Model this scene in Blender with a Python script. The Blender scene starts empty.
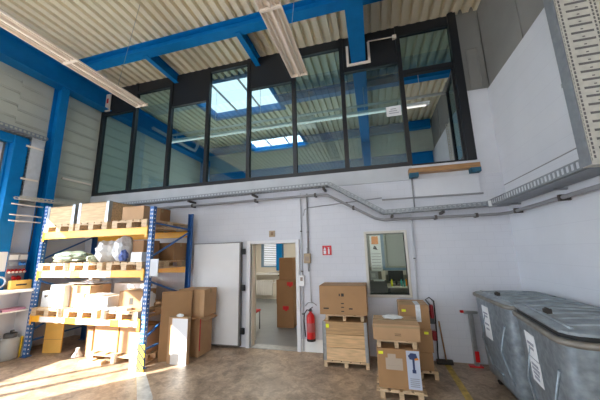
import bpy, bmesh, math, random
from mathutils import Vector, Matrix
random.seed(7)
COL = bpy.context.scene.collection
PI = math.pi
# ------------------------------------------------------------------ materials
def mat(name, col, rough=.6, metal=0., var=0., scale=6., bump=0., bscale=40., spec=None, stretch=None):
    m = bpy.data.materials.new(name); m.use_nodes = True
    nt = m.node_tree; b = nt.nodes['Principled BSDF']
    b.inputs['Base Color'].default_value = (*col, 1); b.inputs['Roughness'].default_value = rough
    b.inputs['Metallic'].default_value = metal
    if spec is not None: b.inputs['Specular IOR Level'].default_value = spec
    tc = nt.nodes.new('ShaderNodeTexCoord'); src = tc.outputs['Object']
    if stretch:
        mp = nt.nodes.new('ShaderNodeMapping'); mp.inputs['Scale'].default_value = stretch
        nt.links.new(src, mp.inputs['Vector']); src = mp.outputs['Vector']
    if var:
        n = nt.nodes.new('ShaderNodeTexNoise'); n.inputs['Scale'].default_value = scale; n.inputs['Detail'].default_value = 6
        nt.links.new(src, n.inputs['Vector'])
        r = nt.nodes.new('ShaderNodeValToRGB')
        r.color_ramp.elements[0].position = .3; r.color_ramp.elements[1].position = .7
        r.color_ramp.elements[0].color = (*[max(0, c*(1-var)) for c in col], 1)
        r.color_ramp.elements[1].color = (*[min(1, c*(1+var)) for c in col], 1)
        nt.links.new(n.outputs['Fac'], r.inputs['Fac']); nt.links.new(r.outputs['Color'], b.inputs['Base Color'])
    if bump:
        n2 = nt.nodes.new('ShaderNodeTexNoise'); n2.inputs['Scale'].default_value = bscale
        nt.links.new(src, n2.inputs['Vector'])
        bp = nt.nodes.new('ShaderNodeBump'); bp.inputs['Strength'].default_value = bump; bp.inputs['Distance'].default_value = .01
        nt.links.new(n2.outputs['Fac'], bp.inputs['Height']); nt.links.new(bp.outputs['Normal'], b.inputs['Normal'])
    return m
def brickmat(name, c1, c2, cm, w, h, mortar, rough=.7, rot=None, bump=.3):
    m = mat(name, c1, rough); nt = m.node_tree; b = nt.nodes['Principled BSDF']
    tc = nt.nodes.new('ShaderNodeTexCoord'); mp = nt.nodes.new('ShaderNodeMapping')
    if rot: mp.inputs['Rotation'].default_value = rot
    br = nt.nodes.new('ShaderNodeTexBrick'); br.inputs['Scale'].default_value = 1
    br.inputs['Brick Width'].default_value = w; br.inputs['Row Height'].default_value = h
    br.inputs['Mortar Size'].default_value = mortar; br.inputs['Mortar Smooth'].default_value = .3
    br.inputs['Color1'].default_value = (*c1, 1); br.inputs['Color2'].default_value = (*c2, 1); br.inputs['Mortar'].default_value = (*cm, 1)
    nt.links.new(tc.outputs['Object'], mp.inputs['Vector']); nt.links.new(mp.outputs['Vector'], br.inputs['Vector'])
    no = nt.nodes.new('ShaderNodeTexNoise'); no.inputs['Scale'].default_value = 1.3; no.inputs['Detail'].default_value = 8
    nt.links.new(tc.outputs['Object'], no.inputs['Vector'])
    mr = nt.nodes.new('ShaderNodeMapRange'); mr.inputs['To Min'].default_value = .88; mr.inputs['To Max'].default_value = 1.08
    nt.links.new(no.outputs['Fac'], mr.inputs['Value'])
    mx = nt.nodes.new('ShaderNodeVectorMath'); mx.operation = 'SCALE'
    nt.links.new(br.outputs['Color'], mx.inputs[0]); nt.links.new(mr.outputs['Result'], mx.inputs['Scale'])
    nt.links.new(mx.outputs['Vector'], b.inputs['Base Color'])
    bp = nt.nodes.new('ShaderNodeBump'); bp.inputs['Strength'].default_value = bump; bp.inputs['Distance'].default_value = .004; bp.invert = True
    nt.links.new(br.outputs['Fac'], bp.inputs['Height']); nt.links.new(bp.outputs['Normal'], b.inputs['Normal'])
    return m
def emit(name, col, s):
    m = bpy.data.materials.new(name); m.use_nodes = True; nt = m.node_tree; nt.nodes.clear()
    e = nt.nodes.new('ShaderNodeEmission'); o = nt.nodes.new('ShaderNodeOutputMaterial')
    e.inputs['Color'].default_value = (*col, 1); e.inputs['Strength'].default_value = s
    nt.links.new(e.outputs[0], o.inputs[0]); return m
def glassmat(name, tint, refl, rcol=(1, 1, 1)):
    m = bpy.data.materials.new(name); m.use_nodes = True; nt = m.node_tree; nt.nodes.clear()
    t = nt.nodes.new('ShaderNodeBsdfTransparent'); g = nt.nodes.new('ShaderNodeBsdfGlossy'); mx = nt.nodes.new('ShaderNodeMixShader')
    o = nt.nodes.new('ShaderNodeOutputMaterial'); t.inputs[0].default_value = (*tint, 1); g.inputs['Roughness'].default_value = .01
    g.inputs['Color'].default_value = (*rcol, 1)
    mx.inputs[0].default_value = refl
    nt.links.new(t.outputs[0], mx.inputs[1]); nt.links.new(g.outputs[0], mx.inputs[2]); nt.links.new(mx.outputs[0], o.inputs[0]); return m
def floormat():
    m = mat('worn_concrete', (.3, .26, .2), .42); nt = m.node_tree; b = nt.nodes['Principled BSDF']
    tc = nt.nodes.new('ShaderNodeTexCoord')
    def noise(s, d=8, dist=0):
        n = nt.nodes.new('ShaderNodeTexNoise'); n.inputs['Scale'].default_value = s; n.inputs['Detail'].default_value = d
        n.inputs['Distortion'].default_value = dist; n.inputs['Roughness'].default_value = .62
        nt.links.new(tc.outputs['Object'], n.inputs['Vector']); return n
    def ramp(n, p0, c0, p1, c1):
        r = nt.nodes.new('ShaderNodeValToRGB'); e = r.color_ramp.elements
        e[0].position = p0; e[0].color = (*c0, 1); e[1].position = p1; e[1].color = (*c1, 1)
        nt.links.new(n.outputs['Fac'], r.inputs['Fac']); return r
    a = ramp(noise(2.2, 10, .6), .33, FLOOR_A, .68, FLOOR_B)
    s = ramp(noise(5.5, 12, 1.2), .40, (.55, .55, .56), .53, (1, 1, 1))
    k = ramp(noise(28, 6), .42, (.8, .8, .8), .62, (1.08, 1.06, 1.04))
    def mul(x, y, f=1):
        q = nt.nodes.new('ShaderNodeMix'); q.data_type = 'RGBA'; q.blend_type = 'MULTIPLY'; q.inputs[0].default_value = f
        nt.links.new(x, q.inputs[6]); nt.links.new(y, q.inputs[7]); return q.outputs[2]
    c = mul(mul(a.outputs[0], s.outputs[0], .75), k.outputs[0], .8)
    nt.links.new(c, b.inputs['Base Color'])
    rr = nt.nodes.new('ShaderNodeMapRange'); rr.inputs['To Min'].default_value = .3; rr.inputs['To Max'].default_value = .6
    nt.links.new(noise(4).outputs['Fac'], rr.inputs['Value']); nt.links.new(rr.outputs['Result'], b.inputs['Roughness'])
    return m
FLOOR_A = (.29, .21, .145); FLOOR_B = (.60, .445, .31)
M = {}
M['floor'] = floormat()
M['wall'] = brickmat('white_painted_block', (.66, .67, .72), (.645, .655, .705), (.60, .61, .66), .25, .125, .004, .6, (PI/2, 0, 0), .2)
M['wallR'] = brickmat('white_painted_block_side', (.70, .72, .76), (.69, .705, .75), (.65, .665, .71), .25, .125, .004, .6, (PI/2, 0, PI/2), .15)
M['plaster'] = mat('white_plaster', (.68, .69, .73), .6, var=.05, scale=2)
M['fascia'] = mat('pale_grey_fascia', (.52, .54, .57), .55, var=.06, scale=3)
M['clad'] = mat('cream_grey_cladding', (.56, .56, .48), .5, var=.05, scale=2)
M['greypanel'] = mat('grey_cladding', (.27, .265, .25), .55, var=.06, scale=2)
M['ceil'] = mat('cream_trapezoid_sheet', (.84, .76, .58), .45, var=.04, scale=3)
M['blue'] = mat('blue_steel', (.002, .18, .48), .45, var=.08, scale=5, spec=.2)
M['rackblue'] = mat('rack_blue', (.025, .12, .36), .38, var=.1, scale=9)
M['black'] = mat('anthracite_frame', (.012, .014, .018), .35)
M['blackpanel'] = mat('black_panel', (.014, .016, .019), .55)
M['glass'] = glassmat('tinted_glass', (.66, .79, .80), .11, (.85, .95, 1))
M['clear'] = glassmat('clear_glass', (.85, .92, .90), .015)
M['lamp'] = mat('cream_lamp_housing', (.88, .77, .66), .4)
M['tube'] = mat('unlit_tube', (.86, .76, .66), .3)
M['lampin'] = mat('lamp_recess', (.33, .25, .20), .5)
M['steel'] = mat('galvanised_steel', (.40, .42, .43), .38, .75, var=.15, scale=14)
M['traycream'] = mat('galvanised_tray', (.66, .63, .55), .45, .35, var=.1, scale=14)
M['traygrey'] = mat('zinc_tray', (.30, .32, .34), .42, .4, var=.1, scale=14)
M['pipe'] = mat('grey_conduit', (.27, .27, .28), .45)
M['pipelight'] = mat('light_conduit', (.55, .56, .60), .45)
M['darkclamp'] = mat('dark_clamp', (.07, .06, .055), .5)
M['orange'] = mat('orange_beam', (1.0, .50, .035), .4)
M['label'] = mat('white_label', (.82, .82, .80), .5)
M['yellow'] = mat('yellow_paint', (.85, .55, .03), .5)
M['yellowtag'] = mat('neon_yellow_tag', (.85, .85, .03), .5)
M['wood'] = mat('pallet_wood', (.60, .43, .26), .7, var=.22, scale=3, bump=.2, stretch=(2, 14, 14))
M['woodx'] = mat('crate_wood', (.62, .43, .24), .65, var=.22, scale=3, bump=.15, stretch=(1.5, 10, 12))
M['wooddark'] = mat('brown_sill_wood', (.38, .20, .08), .5, var=.2, scale=3, stretch=(2, 14, 14))
M['card'] = mat('cardboard', (.385, .215, .097), .75, var=.06, scale=4)
M['card2'] = mat('cardboard_tan', (.48, .29, .15), .75, var=.06, scale=4)
M['card3'] = mat('cardboard_dark', (.33, .175, .075), .75, var=.06, scale=4)
M['tape'] = mat('brown_tape', (.42, .29, .16), .25)
M['print'] = mat('black_print', (.03, .025, .02), .6)
M['printbrown'] = mat('faded_print', (.25, .15, .08), .6)
M['inside'] = mat('carton_inside', (.30, .19, .11), .8)
M['film'] = mat('plastic_film', (.72, .74, .76), .2, var=.15, scale=20)
M['greenfilm'] = mat('green_grey_film', (.20, .25, .20), .3, var=.4, scale=14)
M['red'] = mat('red_paint', (.60, .012, .015), .3)
M['redsign'] = mat('red_sign', (.60, .02, .03), .4)
M['white'] = mat('white_enamel', (.80, .80, .80), .35)
M['door'] = mat('white_door', (.84, .84, .85), .4, var=.03, scale=2)
M['doorframe'] = mat('door_frame_grey_white', (.74, .74, .76), .4)
M['seal'] = mat('dark_seal', (.16, .15, .14), .5)
M['beige'] = mat('beige_plastic', (.40, .30, .19), .5)
M['galv'] = mat('galvanised_container', (.25, .29, .32), .40, .45, var=.28, scale=16, bump=.15, bscale=30)
M['galvlid'] = mat('galvanised_lid', (.30, .34, .37), .45, .4, var=.28, scale=8)
M['rubber'] = mat('black_rubber', (.02, .02, .02), .7)
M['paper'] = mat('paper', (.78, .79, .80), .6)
M['ink'] = mat('grey_ink', (.30, .31, .36), .6)
M['winframe'] = mat('cream_window_frame', (.60, .57, .50), .5)
M['floor2'] = mat('grey_vinyl_floor', (.20, .22, .235), .3, var=.08, scale=4)
M['cream'] = mat('cream_wall', (.72, .68, .60), .6)
M['curtain'] = mat('blue_grey_curtain', (.22, .34, .48), .8)
M['blind'] = mat('grey_green_blind', (.38, .40, .33), .7)
M['teal'] = mat('teal_bottle', (.08, .50, .48), .4)
M['blackp'] = mat('black_plastic', (.015, .016, .018), .4)
M['graycab'] = mat('dark_grey_cabinet', (.07, .075, .08), .5)
M['posteror'] = mat('orange_poster_top', (.75, .25, .02), .6)
M['gas'] = mat('grey_gas_bottle', (.42, .44, .43), .4, var=.06, scale=5)
M['cyan'] = mat('light_blue_socket', (.03, .22, .62), .4)
M['gate'] = mat('pale_gate_panel', (.80, .77, .82), .45)
M['ground'] = mat('outside_concrete', (.68, .66, .62), .9, var=.1)
M['yellowboard'] = mat('orange_yellow_board', (.75, .43, .09), .6, var=.05)
M['sky'] = emit('daylight_in_skylight', (.80, .90, 1.0), 11.0)
M['sky_far'] = emit('daylight_in_far_skylight', (.86, .92, 1.0), 2.0)
M['dayfill'] = emit('fill_light_in_added_glazing', (.92, .96, 1.0), 3.1)  # glow of the window bands added as fill
M['roomfill'] = emit('added_room_glow', (1.0, .93, .80), 10.0)  # glow of the panels added to light both back rooms
M['roomday'] = emit('daylight_in_small_window', (.9, .95, 1), 1.3)
# ------------------------------------------------------------------ mesh helpers
def B(): return bmesh.new()
def bx(bm, x0, x1, y0, y1, z0, z1):
    vs = [bm.verts.new((x, y, z)) for x in (x0, x1) for y in (y0, y1) for z in (z0, z1)]
    for f in ((0, 1, 3, 2), (4, 6, 7, 5), (0, 4, 5, 1), (2, 3, 7, 6), (0, 2, 6, 4), (1, 5, 7, 3)):
        bm.faces.new([vs[i] for i in f])
    return bm
def frame_of(d):
    d = Vector(d).normalized(); a = Vector((0, 0, 1)) if abs(d.z) < .9 else Vector((1, 0, 0))
    s = d.cross(a).normalized(); return d, s, s.cross(d).normalized()
def bar(bm, p0, p1, w, h, side=None):
    p0 = Vector(p0); p1 = Vector(p1); d, s, u = frame_of(p1-p0)
    if side is not None:
        s = Vector(side); s = (s-d*s.dot(d)).normalized(); u = s.cross(d).normalized()
    vs = [bm.verts.new(p+s*a*w/2+u*b*h/2) for p in (p0, p1) for a, b in ((-1, -1), (1, -1), (1, 1), (-1, 1))]
    for f in ((0, 1, 2, 3), (7, 6, 5, 4), (0, 4, 5, 1), (1, 5, 6, 2), (2, 6, 7, 3), (3, 7, 4, 0)): bm.faces.new([vs[i] for i in f])
    return bm
def tube(bm, pts, r, n=10):
    pts = [Vector(p) for p in pts]; rings = []
    for i, p in enumerate(pts):
        d = (pts[min(i+1, len(pts)-1)]-pts[max(i-1, 0)]); d, s, u = frame_of(d)
        rr = r[i] if isinstance(r, (list, tuple)) else r
        if rings:
            s = prev_s-d*prev_s.dot(d); s.normalize(); u = s.cross(d)
        prev_s = s
        rings.append([bm.verts.new(p+(s*math.cos(2*PI*k/n)+u*math.sin(2*PI*k/n))*rr) for k in range(n)])
    for a, b in zip(rings, rings[1:]):
        for k in range(n):
            f = bm.faces.new((a[k], a[(k+1) % n], b[(k+1) % n], b[k])); f.smooth = True
    bm.faces.new(rings[0][::-1]); bm.faces.new(rings[-1]); return bm
def lathe(bm, prof, c=(0, 0, 0), n=20):
    rings = [[bm.verts.new((c[0]+r*math.cos(2*PI*k/n), c[1]+r*math.sin(2*PI*k/n), c[2]+z)) for k in range(n)] for r, z in prof]
    for a, b in zip(rings, rings[1:]):
        for k in range(n):
            f = bm.faces.new((a[k], a[(k+1) % n], b[(k+1) % n], b[k])); f.smooth = True
    bm.faces.new(rings[0][::-1]); bm.faces.new(rings[-1]); return bm
def prism(bm, poly, axis, a, b):
    """poly: 2D points in the two other axes (in order), extruded along axis from a to b"""
    def P(p, t):
        return {'x': (t, p[0], p[1]), 'y': (p[0], t, p[1]), 'z': (p[0], p[1], t)}[axis]
    A = [bm.verts.new(P(p, a)) for p in poly]; C = [bm.verts.new(P(p, b)) for p in poly]; n = len(poly)
    bm.faces.new(A); bm.faces.new(C[::-1])
    for i in range(n): bm.faces.new((A[i], C[i], C[(i+1) % n], A[(i+1) % n]))
    return bm
def obj(name, bm, m, parent=None, world=False, bevel=0, kind=None, label=None):
    bmesh.ops.recalc_face_normals(bm, faces=bm.faces[:])
    me = bpy.data.meshes.new(name)
    if parent is not None and world:
        bm.transform(WM(parent).inverted())
    bm.to_mesh(me); bm.free(); me.materials.append(M[m] if isinstance(m, str) else m)
    o = bpy.data.objects.new(name, me); COL.objects.link(o)
    if parent is not None: o.parent = parent
    if bevel:
        md = o.modifiers.new('edge', 'BEVEL'); md.width = bevel; md.segments = 2; md.limit_method = 'ANGLE'
    if kind: o['kind'] = kind
    if label: o['label'] = label
    return o
def WM(o):
    m = Matrix.LocRotScale(o.location, o.rotation_euler, None)
    return WM(o.parent) @ m if o.parent else m
def thing(name, label, cat, loc=(0, 0, 0), rotz=0, group=None):
    o = bpy.data.objects.new(name, None); COL.objects.link(o); o.location = loc; o.rotation_euler = (0, 0, rotz)
    o.empty_display_size = .1
    o['label'] = label; o['category'] = cat
    if group: o['group'] = group
    return o
def tag(o, label, cat, group=None):
    o['label'] = label; o['category'] = cat
    if group: o['group'] = group
    return o
def struct(name, bm, m, parent=None, **k):
    return obj(name, bm, m, parent, kind='structure' if parent is None else None, **k)
def sempty(name, loc=(0, 0, 0)):
    o = bpy.data.objects.new(name, None); COL.objects.link(o); o.location = loc; o['kind'] = 'structure'; return o
def dup(root, loc, rotz=0, label=None, group=None):
    r = root.copy(); COL.objects.link(r); r.location = loc; r.rotation_euler = (0, 0, rotz)
    if label: r['label'] = label
    if group: r['group'] = group
    for ch in list(root.children):
        c = ch.copy(); COL.objects.link(c); c.parent = r
        for g in list(ch.children):
            d = g.copy(); COL.objects.link(d); d.parent = c
    return r
# ------------------------------------------------------------------ main dimensions
YB = 5.45; XL = -7.25; XR = 2.28; ZC = 6.6; YF = 10.35; YR = -7.0
# floor
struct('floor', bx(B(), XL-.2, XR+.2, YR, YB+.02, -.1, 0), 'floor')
struct('floor_office', bx(B(), -5.4, XR+.2, YB+.02, 11.2, -.1, 0), 'floor2')
tag(obj('outside_ground', bx(B(), -30, XL-.2, -20, 20, -.15, -.02), 'ground'), 'pale concrete yard outside the hall gate', 'ground')['kind'] = 'structure'
# painted lines, thin
bm = B(); bx(bm, .96, 1.05, 3.2, 5.42, 0, .003)
tag(obj('floor_line', bm, mat('worn_yellow_line', (.50, .34, .06), .5, var=.35, scale=12)), 'worn yellow line painted on floor beside the metal containers', 'floor marking')
bm = B(); p = [(-3.89, 4.00), (-3.16, 3.3), (-2.9, 2.8), (-2.75, 2.85), (-2.98, 3.38), (-3.76, 4.05)]; prism(bm, p, 'z', 0, .003)
tag(obj('floor_line', bm, mat('faded_white_line', (.55, .55, .53), .5, var=.3, scale=9)), 'faded white line painted on floor from striped post guard', 'floor marking')
# back wall lower with door and window openings
dx0, dx1, dz = -2.56, -1.56, 2.05
wx0, wx1, wz0, wz1 = -.14, .54, 1.06, 2.17
bm = B()
y0, y1 = YB, YB+.18
bx(bm, XL, dx0, y0, y1, 0, 3.17); bx(bm, dx0, dx1, y0, y1, dz, 3.17); bx(bm, dx1, wx0, y0, y1, 0, 3.17)
bx(bm, wx0, wx1, y0, y1, 0, wz0); bx(bm, wx0, wx1, y0, y1, wz1, 3.17); bx(bm, wx1, XR, y0, y1, 0, 3.17)
bmesh.ops.remove_doubles(bm, verts=bm.verts, dist=.0001)
struct('wall_back', bm, 'wall')
bm = B(); bx(bm, XL, .80, YB-.02, YB+.18, 3.17, 3.45)
struct('trim_1', bm, 'fascia', bevel=.004)
bm = B(); bx(bm, .80, 1.9, YB-.03, YB+.18, 3.17, 3.44); bx(bm, .80, 1.9, YB-.03, YB, 2.83, 3.17); bx(bm, 1.9, XR, YB, YB+.18, 3.17, 4.84)
struct('wall_back_upper', bm, 'plaster', bevel=.006)
bm = B(); bx(bm, .2, 1.93, YB-.045, YB-.03, 2.80, 2.83)
struct('trim_2', bm, 'pipe')
# mezzanine slab behind, room partitions downstairs
struct('floor_mezzanine', bx(B(), XL, XR, YB+.18, YF+.1, 3.17, 3.3), 'cream')
# upper grey panel right of glass
bm = B(); bx(bm, 1.9, XR+.2, YB+.05, YB+.15, 4.84, ZC+.1)
for a in ((2.02, 2.03, YB+.03, YB+.05, 4.84, 5.75), (2.22, 2.23, YB+.03, YB+.05, 4.84, 5.75), (2.02, 2.23, YB+.03, YB+.05, 5.75, 5.76), (2.02, 2.23, YB+.03, YB+.05, 4.86, 4.87)): bx(bm, *a)
struct('wall_back_upper_panel', bm, 'greypanel')
# right wall: white masonry below, grey cladding above
bm = B(); bx(bm, XR, XR+.2, YR, YB+.18, 0, 4.82); struct('wall_right', bm, 'wallR')
bm = B(); bx(bm, XR-.004, XR, .5, YB, 2.93, 2.945); struct('trim_3', bm, 'pipe')
bm = B(); bx(bm, XR+.06, XR+.2, YR, YF, 4.82, ZC+.1)
for i in range(14): bx(bm, XR+.045, XR+.06, YR+i*1.25, YR+i*1.25+.02, 4.82, ZC+.1)
bx(bm, XR, XR+.2, YB+.18, YF, 3.3, 4.81)
struct('wall_right_upper', bm, 'greypanel')
bm = B(); bx(bm, XR-.02, XR+.06, YB+.18, 6.6, 3.3, 4.80); bx(bm, XR-.02, XR+.06, 6.6, YF, 3.3, 5.35); struct('wall_right_mezzanine', bm, 'plaster')
# left wall: masonry to 3 m, horizontal cassette cladding above; gate opening Y .46..3.66 Z 0..4.25
GY0, GY1, GZ = -.24, 3.64, 4.25
bm = B(); bx(bm, XL-.2, XL, YR, GY0, 0, 3.0); bx(bm, XL-.2, XL, GY1, YB+.18, 0, 3.0)
struct('wall_left', bm, M['plaster'])
def cassette(bm, ya, yb, za, zb, step=.29):
    z = za
    while z < zb-.01:
        t = min(z+step, zb)
        bx(bm, XL-.2, XL-.012, ya, yb, z, t-.018 if t < zb else t)
        bx(bm, XL-.2, XL, ya, yb, z+.03, t-.05)
        bx(bm, XL-.2, XL-.03, ya, yb, t-.018, t)
        z = t
bm = B()
cassette(bm, YR, GY0, 3.0, ZC+.1); cassette(bm, GY0, GY1, GZ, ZC+.1); cassette(bm, GY1, YF+.1, 3.0, ZC+.1)
struct('wall_left_cladding', bm, 'clad')
# rear wall; glowing window band added as fill from behind
struct('wall_rear', bx(bx(bx(bx(B(), XL, XR, YR-.2, YR, 0, .9), XL, XR, YR-.2, YR, 5.2, ZC), XL, -6.9, YR-.2, YR, .9, 5.2), 2.0, XR, YR-.2, YR, .9, 5.2), 'clad')
w = sempty('window_11', (0, YR, 0))  # added glowing band, fills the hall from behind
obj('pane', bx(B(), -6.9, 2.0, -.12, -.1, .9, 5.2), 'dayfill', w)
bm = B()
for i in range(8): bx(bm, -6.9+i*1.26, -6.84+i*1.26, -.1, .02, .9, 5.2)
bx(bm, -6.9, 2.0, -.1, .02, 3.0, 3.08); obj('frame', bm, 'blue', w)
# far wall of the upper hall
bm = B()
z = 3.3
while z < ZC:
    bx(bm, XL-.2, XR+.25, YF, YF+.1, z, z+.27); bx(bm, XL-.2, XR+.25, YF+.02, YF+.1, z+.27, z+.29); z += .29
struct('wall_far', bm, 'clad')
w = sempty('window_15', (0, YF, 0))  # added glowing band, lights the upper hall ceiling from below
obj('pane', bx(B(), -6.6, .6, -.02, -.01, 3.45, 4.6), 'dayfill', w); obj('frame', bx(bx(B(), -6.7, .7, -.05, -.0, 3.38, 3.45), -6.7, .7, -.05, -.0, 4.6, 4.67), 'blue', w)
# ceiling: trapezoid sheet with two skylight openings (ribs run along Y)
SK = [(-5.15, -2.55, -.35, 1.05), (-5.15, -2.55, 5.95, 7.95)]
def sheet(bm, xa, xb, ya, yb):
    p = .2; n = max(1, round((xb-xa)/p)); q = (xb-xa)/n
    pts = []
    for i in range(n):
        x = xa+i*q
        pts += [(x, ZC), (x+q*.55, ZC), (x+q*.62, ZC+.10), (x+q*.93, ZC+.10)]
    pts.append((xb, ZC))
    lo = [(a, b) for a, b in pts]; va = [bm.verts.new((a, ya, b)) for a, b in lo]; vb = [bm.verts.new((a, yb, b)) for a, b in lo]
    ta = [bm.verts.new((a, ya, ZC+.2)) for a, b in lo]; tb = [bm.verts.new((a, yb, ZC+.2)) for a, b in lo]
    for i in range(len(lo)-1):
        bm.faces.new((va[i], va[i+1], vb[i+1], vb[i])); bm.faces.new((ta[i], tb[i], tb[i+1], ta[i+1]))
bm = B()
sheet(bm, XL, -5.15, YR, YF); sheet(bm, -2.55, XR+.2, YR, YF)
sheet(bm, -5.15, -2.55, YR, SK[0][2]); sheet(bm, -5.15, -2.55, SK[0][3], SK[1][2]); sheet(bm, -5.15, -2.55, SK[1][3], YF)
struct('ceiling', bm, 'ceil')
for i, (a, b, c, d) in enumerate(SK):
    w = sempty('window_%d' % (9+i), (a, c, ZC)); W, L = b-a, d-c
    bm = B(); e = .10
    bx(bm, -.02, W+.02, -.02, e, -.04, .22); bx(bm, -.02, W+.02, L-e, L+.02, -.04, .22); bx(bm, -.02, e, e, L-e, -.04, .22); bx(bm, W-e, W+.02, e, L-e, -.04, .22)
    obj('frame', bm, 'blue', w)
    bm = B()
    for k in range(1, 3): bx(bm, W*k/3-.02, W*k/3+.02, e, L-e, .12, .17)
    obj('glazing_bar', bm, 'pipe', w)
    obj('pane', bx(B(), e, W-e, e, L-e, .18, .20), 'sky' if i == 0 else 'sky_far', w)
# ------------------------------------------------------------------ glazed partition
MX = [-7.19, -6.07, -4.91, -3.79, -2.67, -1.54, -.42, .79, 1.80]
TOP = [5.80, 6.28, 5.68, 6.46, 5.76, 6.36, 5.73, 6.36]
for i in range(8):
    w = sempty('window_%d' % (i+1), (MX[i], YB, 3.5)); W = MX[i+1]-MX[i]; T = TOP[i]-3.5; C = ZC-3.5
    bm = B(); wl = .05 if i else .06
    ya, yb_ = .0, .10
    bx(bm, -wl, 0.035, ya, yb_, -.05, C)
    if i == 7: bx(bm, W-.03, W+.12, ya-.03, yb_, -.05, C+.02)
    bx(bm, .035, W-.05, ya, yb_, -.05, .04 if i < 7 else -.02)
    bx(bm, .035, W-.03, ya, yb_, T, T+.06)
    if i == 7:
        bx(bm, .035, W-.03, ya, yb_, 1.92, 2.02)
    obj('frame', bm, 'black', w)
    if i < 7: obj('pane', bx(B(), .035, W-.05, .045, .055, .04, T), 'glass', w)
    else: obj('pane', bx(B(), .035, W-.03, .045, .055, 2.02, T), 'glass', w)
    bm = B(); x0p, x1p = .035, W-.05 if i < 7 else W-.03
    bx(bm, x0p, x1p, .03, .08, T+.06, C+.01)
    obj('upper_panel', bm, 'blackpanel', w)
# open glass door leaf in the last bay, hinged on the right
w = sempty('door_3', (1.76, YB+.06, 3.5)); w.rotation_euler = (0, 0, math.radians(84))
bm = B(); W, H = .86, 1.90
bx(bm, 0, .07, -.03, .03, 0, H); bx(bm, W-.07, W, -.03, .03, 0, H); bx(bm, .07, W-.07, -.03, .03, 0, .09); bx(bm, .07, W-.07, -.03, .03, H-.07, H)
obj('frame', bm, 'black', w); obj('pane', bx(B(), .07, W-.07, -.004, .004, .09, H-.07), 'glass', w)
# ------------------------------------------------------------------ steel structure
def ibeam(bm, p0, p1, w, h, t=.02, side=None):
    """centre line p0..p1, w width of flanges, h height"""
    p0 = Vector(p0); p1 = Vector(p1); d = (p1-p0).normalized()
    s = Vector(side) if side else d.cross(Vector((0, 0, 1))).normalized()
    u = s.cross(d).normalized()
    bar(bm, p0+u*(h/2-t/2), p1+u*(h/2-t/2), w, t, side=s); bar(bm, p0-u*(h/2-t/2), p1-u*(h/2-t/2), w, t, side=s)
    bar(bm, p0, p1, t*.8, h-2*t, side=s); return bm
G = 'blue steel beams under the roof'
def beam(name, label, bm, cat='beam', g=G):
    return tag(obj(name, bm, 'blue'), label, cat, g)
beam('steel_beam', 'blue steel beam crossing the roof sideways in front of the glazing', ibeam(B(), (XL+.35, 4.38, 6.475), (XR+.04, 4.38, 6.475), .22, .23))
beam('steel_beam', 'broad blue steel beam running into the glazing through the cream collar', ibeam(B(), (-.055, -3, 6.225), (-.055, YF-.02, 6.225), .31, .60, .025))
beam('steel_beam', 'blue wall beam running under the roof along the left side wall', ibeam(B(), (XL+.16, YR+.1, 6.20), (XL+.16, YF-.02, 6.20), .32, .58, .025))
beam('steel_beam', 'short blue joist ending at the glazing, left of the middle hanging lamp', ibeam(B(), (-2.43, 4.38, 6.46), (-2.43, YB-.002, 6.46), .12, .24, .012))
beam('steel_beam', 'short blue joist ending at the glazing near the left hanging lamp', ibeam(B(), (-4.76, 4.38, 6.46), (-4.76, YB-.002, 6.46), .12, .24, .012))
beam('steel_beam', 'blue cross beam seen through the middle of the upper glazing', ibeam(B(), (-2.5, 7.2, 6.45), (XR, 7.2, 6.45), .2, .26))
beam('steel_beam', 'blue cross beam high on the far wall behind the glazing', ibeam(B(), (XL+.35, YF-.14, 6.38), (XR, YF-.14, 6.38), .2, .3))
beam('steel_beam', 'blue rail seen low across the far wall behind the glazing', ibeam(B(), (XL+.35, YF-.14, 5.09), (XR-.03, YF-.14, 5.09), .2, .44))
beam('steel_column', 'blue column on the far wall behind the right part of the glazing', ibeam(B(), (-.05, YF-.16, 3.3), (-.05, YF-.16, 5.95), .34, .2, side=(1, 0, 0)), 'column', 'blue steel columns')
beam('steel_column', 'blue column in the far left corner behind the glazing', ibeam(B(), (XL+.35, YF-.4, 3.3), (XL+.35, YF-.4, 5.9), .28, .3, side=(0, 1, 0)), 'column', 'blue steel columns')
beam('steel_column', 'tall blue steel column on left wall behind the storage rack', ibeam(B(), (XL+.135, 4.33, 0), (XL+.135, 4.33, 5.90), .17, .27, .02, side=(0, 1, 0)), 'column', 'blue steel columns')
c = thing('gate_post', 'blue gate post at left edge with a white sticker', 'post', (XL+.08, 3.74, 0))
obj('post', bx(B(), -.08, .07, -.12, .12, 0, 4.42), 'blue', c, bevel=.01)
obj('sticker', bx(B(), .07, .073, -.09, .09, 1.62, 2.0), 'paper', c)
obj('bracket', bx(B(), -.02, .06, .12, .42, 4.30, 4.38), 'blue', c)
bm = B(); bx(bm, XL-.08, XL+.12, GY0-.2, 3.62, GZ, GZ+.17)
beam('gate_lintel', 'blue steel lintel above the gate at left edge', bm, 'beam', 'gate parts')
bm = B(); bx(bm, XL-.08, XL+.02, GY0-.2, GY0, 0, GZ); beam('gate_post', 'plain blue gate post further along left wall', bm, 'post', 'gate parts')
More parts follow.
